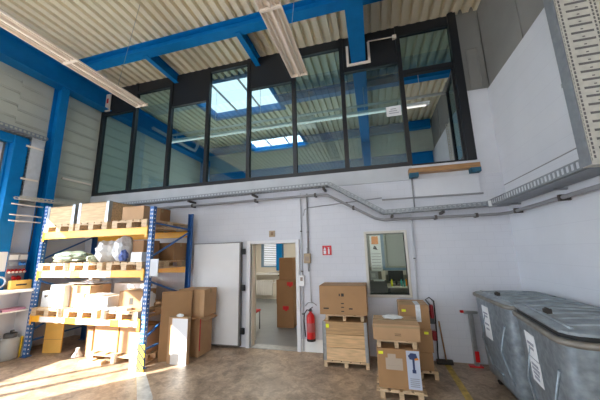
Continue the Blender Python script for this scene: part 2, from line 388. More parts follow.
# folded gate panel near the jamb, plus added sun-blocking leaf and bars
d = sempty('door_2', (XL-.12, GY1, 0))
obj('jamb', bx(B(), -.08, .12, -.045, -.001, 0, GZ), 'blue', d)
obj('panel', bx(B(), 0, .04, -.42, -.05, 0, GZ), 'gate', d)
obj('seal', bx(B(), .04, .055, -.08, -.05, 0, GZ), 'seal', d)
obj('shade_leaf', bx(B(), .0, .05, -2.56, -.42, 0, 1.12), 'gate', d)  # unseen barrier added to keep sun off the floor by the rack
bm = B(); bx(bm, 0, .05, -3.88, -.42, 3.25, GZ); bx(bm, 0, .05, -1.30, -1.24, 1.12, 3.25); bx(bm, 0, .05, -2.56, -2.46, 1.12, 3.25); bx(bm, 0, .05, -3.16, -3.06, 0, 3.25); obj('sun_bars', bm, 'gate', d)  # added bars stripe the sunlight, top panel keeps it off the upper shelf
# collar of the broad beam and plate of the wall beam
bm = B(); bx(bm, -.31, -.26, YB-.02, YB, 5.84, 6.35); bx(bm, .15, .20, YB-.02, YB, 5.84, 6.35); bx(bm, -.26, .15, YB-.02, YB, 5.84, 5.90)
tag(obj('beam_collar', bm, 'lamp'), 'cream collar around the broad blue beam at the glazing', 'collar')
c = thing('end_plate', 'pale plate with red mark where the left wall beam meets the glazing', 'plate', (-6.93, YB-.06, 5.9))
obj('plate', bx(B(), -.14, .0, 0, .04, -.02, .50), 'lamp', c); obj('red_mark', bx(B(), -.10, -.04, -.006, 0, .22, .36), 'red', c)
c = thing('detector', 'small white sensor box with thin pipe on black panel right of broad beam', 'sensor', (.72, YB-.03, 6.33))
obj('box', bx(B(), -.04, .04, -.02, .05, -.04, .04), 'lamp', c, bevel=.005); obj('pipe', tube(B(), [(-.04, .0, 0), (-.55, .0, .02)], .012, 8), 'lamp', c)
# ------------------------------------------------------------------ hanging lamps
def lamp(xc, label, y1=4.56, y0=-2.4, z=5.2, dx=.3):
    t = thing('hanging_lamp', label, 'lamp', (xc, y0, z), 0, 'long hanging lamps')
    L = y1-y0; w = .165
    bm = B()
    prism(bm, [(-w, 0), (-w+.012, 0), (-w+.03, .05), (-.035, .05), (-.02, 0), (.02, 0), (.035, .05), (w-.03, .05), (w-.012, 0), (w, 0), (w, .03), (.06, .10), (-.06, .10), (-w, .03)], 'y', 0, L)
    obj('housing', bm, 'lamp', t)
    for s in (-1, 1):
        obj('tube', tube(B(), [(s*.085, .03, .026), (s*.085, L-.03, .026)], .014, 8), 'tube', t)
    obj('end_cap', bx(bx(B(), -w, w, L, L+.015, 0, .06), -w, w, -.015, 0, 0, .06), 'lamp', t)
    bm = B()
    for k in range(1, 5): bx(bm, -w-.002, w+.002, L-k*1.53-.02, L-k*1.53+.02, -.004, .035)
    obj('joint', bm, 'lamp', t)
    for yy in (L-.62, L-3.3, L-5.8):
        bm = B(); tube(bm, [(0, yy, .09), (dx, yy-.45, ZC-z)], .004, 6); bx(bm, -.03, .03, yy-.03, yy+.03, .09, .12); obj('wire', bm, 'steel', t)
    return t
lamp(-1.17, 'long cream twin-tube lamp hanging in middle of the hall')
lamp(-4.90, 'long cream twin-tube lamp hanging at left above the storage rack', dx=.88)
t = thing('fluorescent_strip', 'white strip lamp hanging sideways behind the upper glazing', 'lamp', (-5.8, 6.45, 5.2))
obj('housing', bx(B(), 0, 7.28, -.06, .06, 0, .06), 'white', t); obj('tube', tube(B(), [(0.05, 0, -.02), (7.2, 0, -.02)], .02, 8), emit('lit_tube', (1, .97, .92), .9), t)
bm = B()
for xx in (.3, 1.6, 3, 4.4, 5.8, 7.1): tube(bm, [(xx, 0, .06), (xx, 0, ZC-5.2)], .006, 6)
obj('hanger', bm, 'white', t)
bm = B(); tube(bm, [(-6.1, 6.92, 5.68), (XR-.03, 6.92, 5.68)], .035, 10)
tag(obj('air_pipe', bm, 'white'), 'white pipe crossing behind the upper glazing above the strip lamp', 'pipe')
bm = B(); tube(bm, [(-6.95, 7.0, 6.1), (-6.95, 9.0, 6.1), (-6.95, 9.25, 6.12), (-6.95, 9.4, 6.35), (-6.95, 9.4, 6.55)], .06, 10)
tag(obj('air_pipe', bm, 'pipelight'), 'white bent pipe by far left corner behind the glazing', 'pipe')
bm = B(); c = thing('unit_heater', 'small cream air heater under the roof behind the glazing', 'heater', (-1.9, 8.3, 6.0))
obj('casing', bx(B(), -.3, .3, -.2, .2, 0, .3), 'lamp', c, bevel=.02); obj('hanger', bx(bx(B(), -.25, -.23, 0, .02, .3, .7), .23, .25, 0, .02, .3, .7), 'pipe', c)
c = thing('glazing_sign', 'small white printed sign stuck on the upper glazing', 'sign', (.45, YB+.03, 4.56))
obj('sheet', bx(B(), -.02, .27, 0, .008, -.01, .21), 'paper', c)
bm = B()
for k, (a, b) in enumerate(((.04, .28), (.04, .24), (.08, .22))): bx(bm, a*.8, b*.8, -.003, 0, .05+k*.045, .065+k*.045)
obj('printing', bm, 'ink', c)
# sill board with blue brackets
t = thing('sill_board', 'brown wooden board with blue clamps below open glass door', 'board', (.72, YB-.19, 3.24))
obj('board', bx(B(), 0, 1.18, 0, .20, .02, .11), 'wooddark', t, bevel=.004)
for xx in (.0, 1.02):
    obj('clamp', bx(bx(B(), xx, xx+.16, -.012, .13, -.06, .02), xx+.02, xx+.06, -.03, -.012, -.08, .0), mat('blue_clamp', (.01, .10, .17), .5), t, bevel=.004)
# ------------------------------------------------------------------ cable trays and conduits
def tray(bm, p0, p1, side, up, w, hr=.07, pitch=.075, slat=.05):
    p0 = Vector(p0); p1 = Vector(p1); s = Vector(side).normalized(); u = Vector(up).normalized(); d = (p1-p0); L = d.length; d.normalize()
    n = max(1, int(L/pitch))
    for a in (0, w):
        q0 = p0+s*a; q1 = p1+s*a
        bar(bm, q0+u*.009, q1+u*.009, .004, .018, side=s); bar(bm, q0+u*(hr-.009), q1+u*(hr-.009), .004, .018, side=s)
        for k in range(n+1):
            c = q0+d*(L*k/n); bar(bm, c+u*.015, c+u*(hr-.015), .004, .03, side=s)
    for a in (.012, w-.012): bar(bm, p0+s*a, p1+s*a, .03, .004, side=s)
    for k in range(n):
        c = p0+d*(L*(k+.5)/n); bar(bm, c+s*.02, c+s*(w-.02), slat, .004, side=d)
    return bm
Z1 = 3.08
t = thing('cable_tray', 'perforated grey cable tray running along back wall and stepping down', 'cable tray', (-6.9, 5.2, Z1), 0, 'cable trays')
bm = B(); Yt = YB-.25
tray(bm, (-6.9, Yt, Z1), (-.80, Yt, Z1+.07), (0, 1, 0), (0, 0, 1), .2)
obj('long_run', bm, 'traygrey', t, world=True)
bm = B(); tray(bm, (-.80, Yt, Z1+.07), (.20, Yt, 2.52), (0, 1, 0), (.48, 0, .87), .2)
obj('sloping_run', bm, 'traygrey', t, world=True)
bm = B(); tray(bm, (.20, Yt, 2.52), (1.96, Yt, 2.56), (0, 1, 0), (0, 0, 1), .2)
obj('low_run', bm, 'traygrey', t, world=True)
for xx, zz in ((-5.8, 3.06), (-4.0, 3.08), (-2.42, 3.10), (-.9, 3.12), (.35, 2.50), (1.2, 2.52)):
    bm = B(); bx(bm, xx-.02, xx+.02, Yt-.02, YB, zz-.05, zz-.006); obj('bracket', bm, 'darkclamp', t, world=True)
obj('joiner', bx(B(), 1.90, 2.02, Yt-.01, Yt-.003, 2.54, 2.64), 'white', t, world=True)
t = thing('cable_tray', 'perforated cable tray running along right wall towards upright tray', 'cable tray', (1.95, 5.4, 2.57), 0, 'cable trays')
bm = B(); tray(bm, (1.95, YB-.05, 2.56), (1.93, 3.0, 2.56), (1, 0, 0), (0, 0, 1), .30, .10)
obj('run', bm, 'traygrey', t, world=True)
obj('base_plate', bx(B(), 1.95, 2.23, 3.02, YB-.1, 2.545, 2.552), 'traygrey', t, world=True)
bm = B(); bx(bm, 2.15, XR, 3.9, 3.93, 2.52, 2.545); bx(bm, 2.15, XR, 5.0, 5.03, 2.52, 2.545)
obj('bracket', bm, 'traygrey', t, world=True)
t = thing('cable_tray', 'wide upright cable tray with cream rungs at right edge', 'cable tray', (1.92, 3.0, 2.6), 0, 'cable trays')
obj('run', bx(bx(bx(B(), 1.91, 2.275, 2.935, 2.94, 2.58, 6.5), 1.91, 1.914, 2.90, 3.02, 2.58, 6.5), 2.271, 2.275, 2.90, 3.02, 2.58, 6.5), 'traycream', t, world=True)
bm = B(); z = 2.62
while z < 6.4:
    bx(bm, 2.005, 2.185, 2.932, 2.936, z, z+.022); bx(bm, 2.085, 2.105, 2.932, 2.936, z+.04, z+.05)
    for xx in (1.925, 1.955, 2.205, 2.235):
        q = .02 if xx in (1.955, 2.205) else 0
        bx(bm, xx, xx+.014, 2.932, 2.936, z-.02+q, z+.008+q); bx(bm, xx, xx+.014, 2.932, 2.936, z+.022+q, z+.05+q)
    z += .084
obj('slots', bm, mat('slot_shadow_grey', (.16, .15, .14), .6), t, world=True)
obj('side_rail', bx(B(), 1.895, 1.905, 2.90, 3.02, 2.56, 6.5), 'traygrey', t, world=True)
obj('end_plate', bx(B(), 1.91, 2.28, 2.905, 3.02, 2.555, 2.572), 'traycream', t, world=True)
for zz in (3.4, 5.0): obj('bracket', bx(B(), 1.91, XR, 3.02, 3.06, zz, zz+.04), 'steel', t, world=True)
t = thing('cable_tray', 'small upright tray far behind the open upper door', 'cable tray', (XR-.1, 7.8, 3.3), 0, 'cable trays')
bm = B(); tray(bm, (XR-.06, 7.6, 3.31), (XR-.06, 7.6, 5.3), (0, 1, 0), (-1, 0, 0), .35, .06); obj('run', bm, 'traycream', t, world=True)
# back wall thick pipe
t = thing('conduit', 'thick dark pipe clamped below cable tray around the corner', 'pipe', (-6.9, YB-.12, 2.95), 0, 'wall conduits')
zp = YB-.10
bm = B(); tube(bm, [(-6.9, zp, 2.96), (-3, zp, 2.98), (-1.0, zp, 3.0), (-.85, zp, 2.98), (.05, zp, 2.46), (.2, zp, 2.42), (1.9, zp, 2.42), (2.1, zp-.03, 2.42), (2.19, zp-.15, 2.42), (2.20, 4.9, 2.42), (2.20, 1.5, 2.44)], .026, 10)
obj('pipe', bm, 'pipe', t, world=True)
for x, z in ((-5.8, 2.965), (-4.0, 2.97), (-2.42, 2.98), (-1.1, 3.0), (-.35, 2.69), (1.1, 2.42), (1.75, 2.42)):
    bm = B(); bx(bm, x-.02, x+.02, zp-.035, YB, z-.035, z+.035); obj('clamp', bm, 'darkclamp', t, world=True)
for y in (5.0, 3.9, 2.8):
    bm = B(); bx(bm, 2.165, XR, y-.02, y+.02, 2.385, 2.46); obj('clamp', bm, 'darkclamp', t, world=True)
def conduit(label, pts, r=.014, m='pipelight'):
    p0 = pts[0]; o = thing('conduit', label, 'pipe', (p0[0], p0[1], min(p[2] for p in pts)), 0, 'wall conduits')
    obj('pipe', tube(B(), pts, r, 8), m, o, world=True)
    bm = B()
    for a, b in zip(pts, pts[1:]):
        a = Vector(a); b = Vector(b); L = (b-a).length
        for k in range(1, int(L/.8)+1):
            c = a+(b-a)*(k*.8/L) if L > .8 else a
            bx(bm, c.x-.018, c.x+.018, c.y-.018, YB, c.z-.01, c.z+.01)
    if len(bm.verts): obj('clip', bm, 'darkclamp', o, world=True)
    else: bm.free()
    return o
yc = YB-.018
conduit('thin pipe beside right edge of the open doorway', [(-1.44, yc, 3.08), (-1.44, yc, .02)], .013)
o = conduit('grey pipe right of the doorway running down to the wall switch', [(-1.30, yc, 3.06), (-1.30, yc, 1.48)], .02, 'pipe')
conduit('thin pipe from wall switch down towards the fire extinguisher', [(-1.29, yc, 1.66), (-1.27, yc, .9)], .009)
conduit('thin pipe running sideways above the fire sign', [(-1.38, yc, 2.6), (-1.36, yc, 2.72), (-1.28, yc, 2.76), (.2, yc, 2.86)], .009, 'pipe')
conduit('grey pipe running down right beside office window', [(.70, yc, 2.5), (.645, yc, .05)], .014, 'pipelight')
conduit('short grey pipe on wall up to the sill board', [(.77, YB-.05, 2.56), (.77, YB-.05, 3.34)], .012, 'pipe')
c = thing('switch_box', 'beige wall switch on pipe right of doorway', 'switch', (-1.31, YB-.07, 1.64))
obj('box', bx(B(), -.075, .06, 0, .07, 0, .19), 'beige', c, bevel=.01); obj('gland', tube(B(), [(-.0, .05, .19), (0, .05, .30)], .022, 8), 'pipe', c); obj('rocker', bx(B(), -.045, .03, -.008, 0, .05, .13), 'lampin', c)
c = thing('switch_box', 'white light switch on wall at edge of the door frame', 'switch', (-1.45, YB-.05, 1.20))
obj('box', bx(B(), -.05, .06, 0, .05, 0, .21), 'white', c, bevel=.01); obj('rocker', bx(B(), -.02, .03, -.006, 0, .10, .17), 'lampin', c)
c = thing('number_plate', 'small tan plate on wall above the doorway', 'sign', (-2.08, YB-.012, 2.25))
obj('plate', bx(B(), -.065, .065, 0, .012, -.06, .07), 'beige', c); obj('mark', bx(B(), -.03, .03, -.003, 0, -.03, .04), 'printbrown', c)
# fire sign
c = thing('fire_sign', 'red square fire extinguisher sign on white wall', 'sign', (-.92, YB-.012, 1.79))
obj('plate', bx(B(), -.09, .09, 0, .012, 0, .185), 'redsign', c)
bm = B(); bx(bm, -.068, -.018, -.003, 0, .02, .09); prism(bm, [(-.07, .10), (-.043, .16), (-.016, .10)], 'y', -.003, 0)
bx(bm, .02, .052, -.003, 0, .02, .115); bx(bm, .028, .044, -.003, 0, .115, .14); bx(bm, .014, .05, -.003, 0, .14, .15)
obj('pictogram', bm, 'paper', c)
# extinguisher
c = thing('fire_extinguisher', 'red fire extinguisher hanging on wall right of doorway', 'fire extinguisher', (-1.27, YB-.10, .24))
obj('bottle', lathe(B(), [(.05, 0), (.078, .015), (.08, .05), (.08, .38), (.072, .43), (.045, .47), (.025, .49), (.025, .51)], n=20), 'red', c)
obj('foot_ring', lathe(B(), [(.082, -.01), (.082, .03), (.07, .031)], n=20), 'rubber', c)
obj('label_band', lathe(B(), [(.0805, .15), (.0812, .16), (.0812, .30), (.0805, .31)], n=20), mat('extinguisher_label', (.42, .10, .10), .5), c)
bm = B(); bx(bm, -.02, .02, -.02, .02, .51, .55); bar(bm, (-.01, -.02, .55), (.06, -.08, .60), .018, .01); bar(bm, (-.01, -.02, .53), (.05, -.08, .53), .018, .01); obj('valve', bm, 'blackp', c)
obj('hose', tube(B(), [(-.02, -.02, .53), (-.06, -.04, .54), (-.11, -.04, .47), (-.125, -.03, .33), (-.11, -.03, .18), (-.095, -.03, .06)], .010, 8), 'rubber', c)
obj('wall_bracket', bx(B(), -.03, .03, .07, .10, .30, .44), 'red', c)
obj('wall_hook', tube(B(), [(-.13, .09, .58), (-.05, .03, .66), (.05, .02, .66), (.1, .05, .62), (.1, .09, .60)], .006, 6), 'pipe', c)
struct('baseboard_back', bx(B(), -1.49, -.95, YB-.012, YB, 0, .22), 'label')
# ------------------------------------------------------------------ door (leaf folded back against wall) and frame
d = sempty('door_1', (-2.56, YB, 0))
bm = B(); bx(bm, -.08, .0, -.05, .2, 0, 2.12); bx(bm, 1.0, 1.075, -.05, .2, 0, 2.12); bx(bm, 0, 1.0, -.05, .2, 2.05, 2.12)
obj('door_frame', bm, 'doorframe', d, bevel=.006)
obj('seal', bx(bx(B(), 0, .022, .03, .16, 0, 2.05), .978, 1.0, .03, .16, 0, 2.05), 'lamp', d)
lf = obj('leaf', bx(B(), -1.34, -.205, -.10, -.025, .05, 2.09), 'door', d, bevel=.006)
obj('edge_profile', bx(bx(bx(B(), -.222, -.19, -.106, -.02, .04, 2.10), -1.35, -.19, -.106, -.02, 2.085, 2.10), -1.35, -.19, -.106, -.02, .035, .055), 'seal', d)
for zz in (.28, 1.12, 1.86): obj('hinge', bx(bx(B(), -.185, -.10, -.085, -.05, zz-.02, zz+.10), -.16, -.12, -.11, -.085, zz-.0, zz+.08), 'blackp', d, bevel=.006)
obj('threshold', bx(B(), -.0, 1.0, -.02, .2, 0, .012), 'steel', d)
obj('lock_plate', bx(B(), 1.0, 1.003, .0, .03, .95, 1.15), 'steel', d)
# ------------------------------------------------------------------ room behind door
bm = B(); bx(bm, -5.4, -5.3, YB+.18, 11.2, 0, 3.17); struct('wall_backroom_left', bm, 'cream')
bm = B(); bx(bm, -1.45, -1.35, YB+.18, 11.2, 0, 3.17); struct('wall_backroom_right', bm, 'cream')
bm = B(); bx(bm, -5.4, -1.35, 11.1, 11.2, 0, 3.17); struct('wall_backroom_far', bm, 'cream')
bm = B(); bx(bm, -5.4, XR, YB+.18, 11.2, 3.1, 3.165); struct('ceiling_backroom', bm, 'cream')
c = sempty('window_12', (-4.72, 11.09, 1.28)); obj('frame', bx(bx(bx(bx(B(), 0, .12, -.04, 0, 0, 1.2), .72, .8, -.04, 0, 0, 1.2), .12, .72, -.04, 0, 0, .06), .12, .72, -.04, 0, 1.12, 1.2), 'curtain', c)
bm = B()
for k in range(14): bx(bm, .12, .72, -.03, -.012, .07+k*.075, .12+k*.075)
obj('blind', bm, 'fascia', c); obj('pane', bx(B(), .12, .72, -.008, -.003, .06, 1.12), 'roomday', c)
tag(obj('steel_column', bx(B(), -3.97, -3.72, 10.85, 11.08, 1.15, 3.08), 'blue'), 'blue column on far wall seen through open doorway', 'column', 'blue steel columns')
tag(obj('junction_box', bx(B(), -3.95, -3.80, 10.98, 11.08, .93, 1.07), 'graycab'), 'small dark box below blue column seen through doorway', 'box')
tag(obj('wall_shelf', bx(B(), -5.29, -3.6, 10.8, 11.09, .98, 1.06), 'white', bevel=.01), 'white shelf below the window seen through doorway', 'shelf')
c = thing('radiator', 'white radiator on the far wall seen through doorway', 'radiator', (-5.0, 11.0, .16))
bm = B()
for k in range(9): bx(bm, k*.09, k*.09+.08, -.06, .06, 0, .6)
obj('panel', bm, 'white', c, bevel=.01); obj('valve', tube(B(), [(.82, 0, .5), (.92, 0, .5), (.92, 0, .62)], .02, 8), 'white', c)
tag(obj('door_panel', bx(B(), -2.74, -2.66, YB+.19, 5.95, 0.0, 2.6), 'cream'), 'cream partition edge just inside the doorway at left', 'partition')
def carton(label, loc, size, rotz=0, m='card', tape=True, tagx=None, marks=None, name='cardboard_box', group=None, flaps=False, strap=False, open_=False):
    w, dd, h = size
    t = thing(name, label, 'box', loc, rotz, group)
    bm = B()
    if open_:
        e = .008
        bx(bm, -w/2, w/2, -dd/2, dd/2, 0, e); bx(bm, -w/2, -w/2+e, -dd/2, dd/2, e, h); bx(bm, w/2-e, w/2, -dd/2, dd/2, e, h)
        bx(bm, -w/2+e, w/2-e, -dd/2, -dd/2+e, e, h); bx(bm, -w/2+e, w/2-e, dd/2-e, dd/2, e, h)
        obj('body', bm, m, t)
        obj('flap', bar(B(), (-w/2*.9, -dd/2, h), (-w/2*.9-.0, -dd/2-.12, h-.04), w*.9, .006, side=(1, 0, 0)).copy() if 0 else bx(B(), -w/2, w/2, -dd/2-.13, -dd/2, h-.006, h), m, t)
        f = obj('flap', prism(B(), [(w/2, h), (w/2+.12, h-.05), (w/2+.12, h-.056), (w/2, h-.008)], 'y', -dd/2, dd/2), m, t)
        f = obj('flap', prism(B(), [(-w/2, h), (-w/2-.05, h-.12), (-w/2-.056, h-.12), (-w/2-.008, h)], 'y', -dd/2, dd/2), m, t)
        return t
    bx(bm, -w/2, w/2, -dd/2, dd/2, 0, h-.006)
    # two top flaps meeting along the middle with a small gap
    bx(bm, -w/2, w/2, -dd/2, -.002, h-.006, h); bx(bm, -w/2, w/2, .002, dd/2, h-.006, h)
    obj('body', bm, m, t, bevel=.004)
    if tape:
        bm = B(); bx(bm, -w/2-.001, w/2+.001, -.03, .03, h, h+.0015); bx(bm, -w/2-.002, -w/2, -.03, .03, h-.08, h+.001); bx(bm, w/2, w/2+.002, -.03, .03, h-.08, h+.001)
        obj('tape', bm, 'tape', t)
    if tagx is not None:
        tx, tz = tagx; obj('tag', bx(B(), tx, tx+.06, -dd/2-.003, -dd/2, tz, tz+.035), 'yellowtag', t, label='neon yellow sticker')
    if marks:
        bm = B()
        for a, b, cc, d_ in marks: bx(bm, a, b, -dd/2-.002, -dd/2, cc, d_)
        obj('printed_mark', bm, 'print', t)
    if strap:
        obj('strap', bx(bx(B(), strap-.012, strap+.012, -dd/2-.004, -dd/2, 0, h+.003), strap-.012, strap+.012, -dd/2, dd/2, h, h+.003), 'yellowboard', t)
    return t
for i, (z0, hh, w_, lb) in enumerate(((0, .57, .44, 'lowest brown box of stack seen through open doorway'), (.57, .59, .46, 'middle brown box of stack seen through doorway, red sticker at top corner'), (1.165, .56, .36, 'topmost brown box of stack seen through open doorway'))):
    c = carton(lb, (-2.32 + (.03 if i == 2 else 0), 7.2, z0+.0005*i), (w_, .45, hh), 0, 'card3', group='boxes stacked in the back room')
    if i < 2:
        bm = B(); bx(bm, -.06+.12*i, .10+.12*i, -.229, -.226, hh-.14, hh-.05); bx(bm, .0+.12*i, .06+.12*i, -.229, -.226, hh-.17, hh-.14)
        obj('sticker', bm, 'red', c)
c = thing('chair', 'red chair with black legs just inside the doorway', 'chair', (-3.11, 6.60, 0), PI/2)
obj('seat', bx(B(), -.2, .2, -.2, .2, .42, .47), 'red', c, bevel=.015); obj('backrest', bx(B(), -.2, .2, .17, .2, .55, .85), 'red', c, bevel=.01)
for sx in (-.18, .18):
    for sy in (-.18, .18): obj('leg', tube(B(), [(sx, sy, 0), (sx, sy, .42 if sy < 0 else .8)], .011, 8), 'blackp', c)
c = thing('fill_panel', 'added fill light panel under back room ceiling behind the doorway', 'lamp', (-3.3, 8.3, 3.02)); obj('panel', bx(B(), -.6, .6, -.9, .9, 0, .02), 'roomfill', c); obj('frame', bx(B(), -.63, .63, -.93, .93, .02, .07), 'white', c)  # glowing panel added to brighten the back room
# ------------------------------------------------------------------ office behind window
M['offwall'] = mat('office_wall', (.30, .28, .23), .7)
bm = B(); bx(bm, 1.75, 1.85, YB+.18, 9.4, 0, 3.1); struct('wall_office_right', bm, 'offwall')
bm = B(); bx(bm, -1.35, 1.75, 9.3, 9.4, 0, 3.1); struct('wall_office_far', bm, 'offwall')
c = sempty('window_13', (wx0, YB, wz0)); W = wx1-wx0; H = wz1-wz0; e = .05
bm = B(); bx(bm, -e, W+e, -.02, .18, -e, 0); bx(bm, -e, W+e, -.02, .18, H, H+e); bx(bm, -e, .0, -.02, .18, 0, H); bx(bm, W, W+e, -.02, .18, 0, H)
obj('frame', bm, 'winframe', c, bevel=.005); obj('pane', bx(B(), 0, W, .05, .058, 0, H), 'clear', c)
c = sempty('window_14', (.28, 9.28, 1.32)); bm = B()
for k in range(20): bx(bm, 0, .62, -.05, -.02, k*.055, k*.055+.048)
obj('blind', bm, 'blind', c); obj('frame', bx(bx(bx(B(), -.14, 0, -.06, 0, -.05, 1.15), .62, .68, -.06, 0, -.05, 1.15), -.05, .68, -.06, 0, -.08, 0), 'curtain', c)
obj('sill', bx(B(), -.1, .75, -.2, 0, -.20, -.08), 'winframe', c)
c = thing('wall_calendar', 'tall paper calendar with orange top seen in office window', 'calendar', (-.14, 8.7, 1.25))
obj('sheet', bx(B(), 0, .32, 0, .01, 0, 1.06), 'paper', c); obj('picture', bx(B(), .05, .25, -.004, 0, .80, 1.04), 'posteror', c)
bm = B(); prism(bm, [(.08, .66), (.12, .76), (.17, .73), (.22, .62), (.15, .64)], 'y', -.004, 0); obj('dark_figure', bm, 'print', c)
bm = B()
for k in range(6): bx(bm, .03, .29, -.003, 0, .08+k*.085, .095+k*.085)
obj('printing', bm, 'ink', c)
obj('hanging_cord', tube(B(), [(.14, .005, 1.06), (.14, .005, 1.85)], .003, 6), 'pipe', c)
c = thing('desk', 'office desk seen through wall window', 'desk', (.60, 8.85, 0))
obj('top', bx(B(), -.32, .5, -.4, .4, .80, .84), 'cream', c, bevel=.004)
for sx in (-.28, .46): obj('leg', bx(B(), sx-.02, sx+.02, -.38, .38, 0, .80), 'graycab', c)
c = thing('monitor', 'black computer monitor standing on the office desk', 'monitor', (.54, 8.8, .841))
obj('screen', bx(B(), -.21, .21, -.02, .02, .12, .42), 'blackp', c, bevel=.006); obj('stand', bx(bx(B(), -.03, .03, -.0, .03, 0, .14), -.1, .1, -.08, .08, 0, .012), 'blackp', c)
c = thing('filing_cabinet', 'dark grey drawer cabinet seen at lower left of office window', 'cabinet', (-.02, 8.75, 0))
obj('body', bx(B(), -.28, .28, -.25, .25, 0, .98), 'graycab', c, bevel=.005)
for k in range(3): obj('drawer', bx(B(), -.26, .26, -.262, -.25, .04+k*.31, .32+k*.31), 'graycab', c, bevel=.004)
tag(obj('paper_stack', bx(B(), -.10, .20, 8.55, 8.75, .981, 1.01), 'paper'), 'white papers lying on dark cabinet in office', 'papers')
c = thing('binder', 'grey white binder standing on cabinet in office', 'binder', (-.12, 8.9, .981)); obj('cover', bx(B(), -.08, .16, -.05, .05, 0, .28), 'fascia', c); obj('spine_label', bx(B(), -.04, .08, -.054, -.05, .08, .20), 'paper', c)
tag(obj('folder_stand', bx(B(), .14, .25, 8.85, 8.98, .981, 1.25), 'lamp'), 'cream folder standing left of monitor in office', 'folder')
for k, (x, m_) in enumerate(((.66, 'teal'), (.74, 'teal'), (.40, 'yellowtag'))):
    tag(obj('bottle', lathe(B(), [(.028, 0), (.03, .02), (.03, .14), (.012, .18), (.012, .2)], (x, 8.52, .841), 12), m_), ('left teal bottle on desk behind office window', 'right teal bottle on desk behind office window', 'small yellow green bottle on desk behind office window')[k], 'bottle', 'bottles on the office desk')
tag(obj('storage_box', bx(B(), .78, .95, 8.75, 8.95, .841, 1.0), 'posteror'), 'orange brown box at right end of office desk', 'box')
c = thing('fill_panel', 'added fill light panel under office ceiling behind wall window', 'lamp', (.2, 7.6, 3.02)); obj('panel', bx(B(), -.6, .6, -.25, .25, 0, .02), 'roomfill', c); obj('frame', bx(B(), -.63, .63, -.28, .28, .02, .07), 'white', c)  # glowing panel added to brighten the office
# ------------------------------------------------------------------ pallets
def pallet(label, loc, rotz=0, l=1.2, w=.8, group='wooden pallets', ht=.144, foot=.12, deck=0.):
    """w along x, l along y, origin at centre bottom; deck = how far the boards overhang sideways"""
    t = thing('wooden_pallet', label, 'pallet', loc, rotz, group)
    k_ = ht/.144; bm = B()
    n = 5 if w > .65 else 4; bw = .13 if w > .65 else w/4*.8
    for k in range(n):
        a = -w/2+k*(w-bw)/(n-1); bx(bm, a, a+bw, -l/2, l/2, .122*k_, ht)
    for y in (-l/2, -.0725, l/2-.145): bx(bm, -w/2-deck, w/2+deck, y, y+.145, .10*k_, .122*k_)
    obj('deck', bm, 'wood', t)
    for x in (-w/2, -foot/2, w/2-foot):
        bm = B()
        for y in (-l/2, -.0725, l/2-.145): bx(bm, x, x+foot, y, y+.145, .022 if foot > .1 else 0, .10*k_)
        if foot > .1: bx(bm, x, x+foot, -l/2, l/2, 0, .022)
        obj('runner', bm, 'wood', t)
    return t
# ------------------------------------------------------------------ pallet rack
RX0, RX1, RY0, RY1 = -6.65, -3.93, 4.13, 5.22
rack = thing('pallet_rack', 'blue and orange pallet rack with three loaded shelves on left', 'rack', ((RX0+RX1)/2, (RY0+RY1)/2, 0))
def post(x, y, h, front=True):
    bm = B(); w = .09
    # omega profile: web + returns
    f = -1 if y < 4.6 else 1
    bx(bm, x-w/2, x+w/2, y+f*.03-.0015 if f < 0 else y+.0285, y+f*.03+.0015, 0, h)
    bx(bm, x-w/2, x-w/2+.004, y-.035, y+.035, 0, h); bx(bm, x+w/2-.004, x+w/2, y-.035, y+.035, 0, h)
    o = obj('upright', bm, 'rackblue', rack, world=True)
    bm = B()
    n = int(h/.075)
    for k in range(n):
        z = .05+k*.075
        for s in (-.018, .018): bx(bm, x+s-.007, x+s+.007, y+f*.032-.001, y+f*.032+.001, z, z+.035)
        if f < 0:
            bx(bm, x+w/2-.001, x+w/2+.001, y-.012, y+.010, z, z+.02)
    q = obj('slots', bm, 'label' if f < 0 else 'seal', o); q.data.transform(WM(rack).inverted())
    bm = B(); bx(bm, x-.07, x+.07, y-.06, y+.06, 0, .012)
    q = obj('foot_plate', bm, 'rackblue', o); q.data.transform(WM(rack).inverted())
for x in (RX0, RX1):
    for y in (RY0, RY1): post(x, y, 2.95 if x == RX0 else 2.76)
for x in (RX0, RX1):
    br = [((RY0, 2.46), (RY1, 2.40)), ((RY1, 2.36), (RY0, 1.82)), ((RY0, 1.42), (RY1, 1.02)), ((RY1, .98), (RY0, .45)), ((RY0, .28), (RY1, .30))]
    for (ya, za), (yb2, zb) in br:
        obj('brace', bar(B(), (x, ya, za), (x, yb2, zb), .03, .03), 'rackblue', rack, world=True)
LV = [(2.24, 2.38), (1.48, 1.61), (.65, .765)]
for li, (za, zb) in enumerate(LV):
    for y in (RY0-.055, RY1+.03):
        bm = B(); bx(bm, RX0+.047, RX1-.047, y, y+.045, za, zb); o = obj('beam', bm, 'orange', rack, world=True, bevel=.006)
        if y < 4.6:
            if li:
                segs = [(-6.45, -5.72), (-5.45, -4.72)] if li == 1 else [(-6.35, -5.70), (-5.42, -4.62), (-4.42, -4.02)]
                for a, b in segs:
                    q = obj('sunlit_strip', bx(B(), a, b, y-.003, y, za+.008, zb-.008), 'label', o); q.data.transform(WM(rack).inverted())  # sun-bleached stretches of the beam, painted as white strips
            for a in (RX0+.046, RX1-.046-.05):
                q = obj('end_connector', bx(B(), a, a+.05, y-.006, y, za-.05, zb+.03), 'orange', o); q.data.transform(WM(rack).inverted())
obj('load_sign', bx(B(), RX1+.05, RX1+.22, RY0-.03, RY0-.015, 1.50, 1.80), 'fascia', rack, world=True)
obj('brace_foot', bx(B(), RX1+.045, RX1+.06, RY0-.02, RY0-.01, 1.55, 1.75), 'steel', rack, world=True)
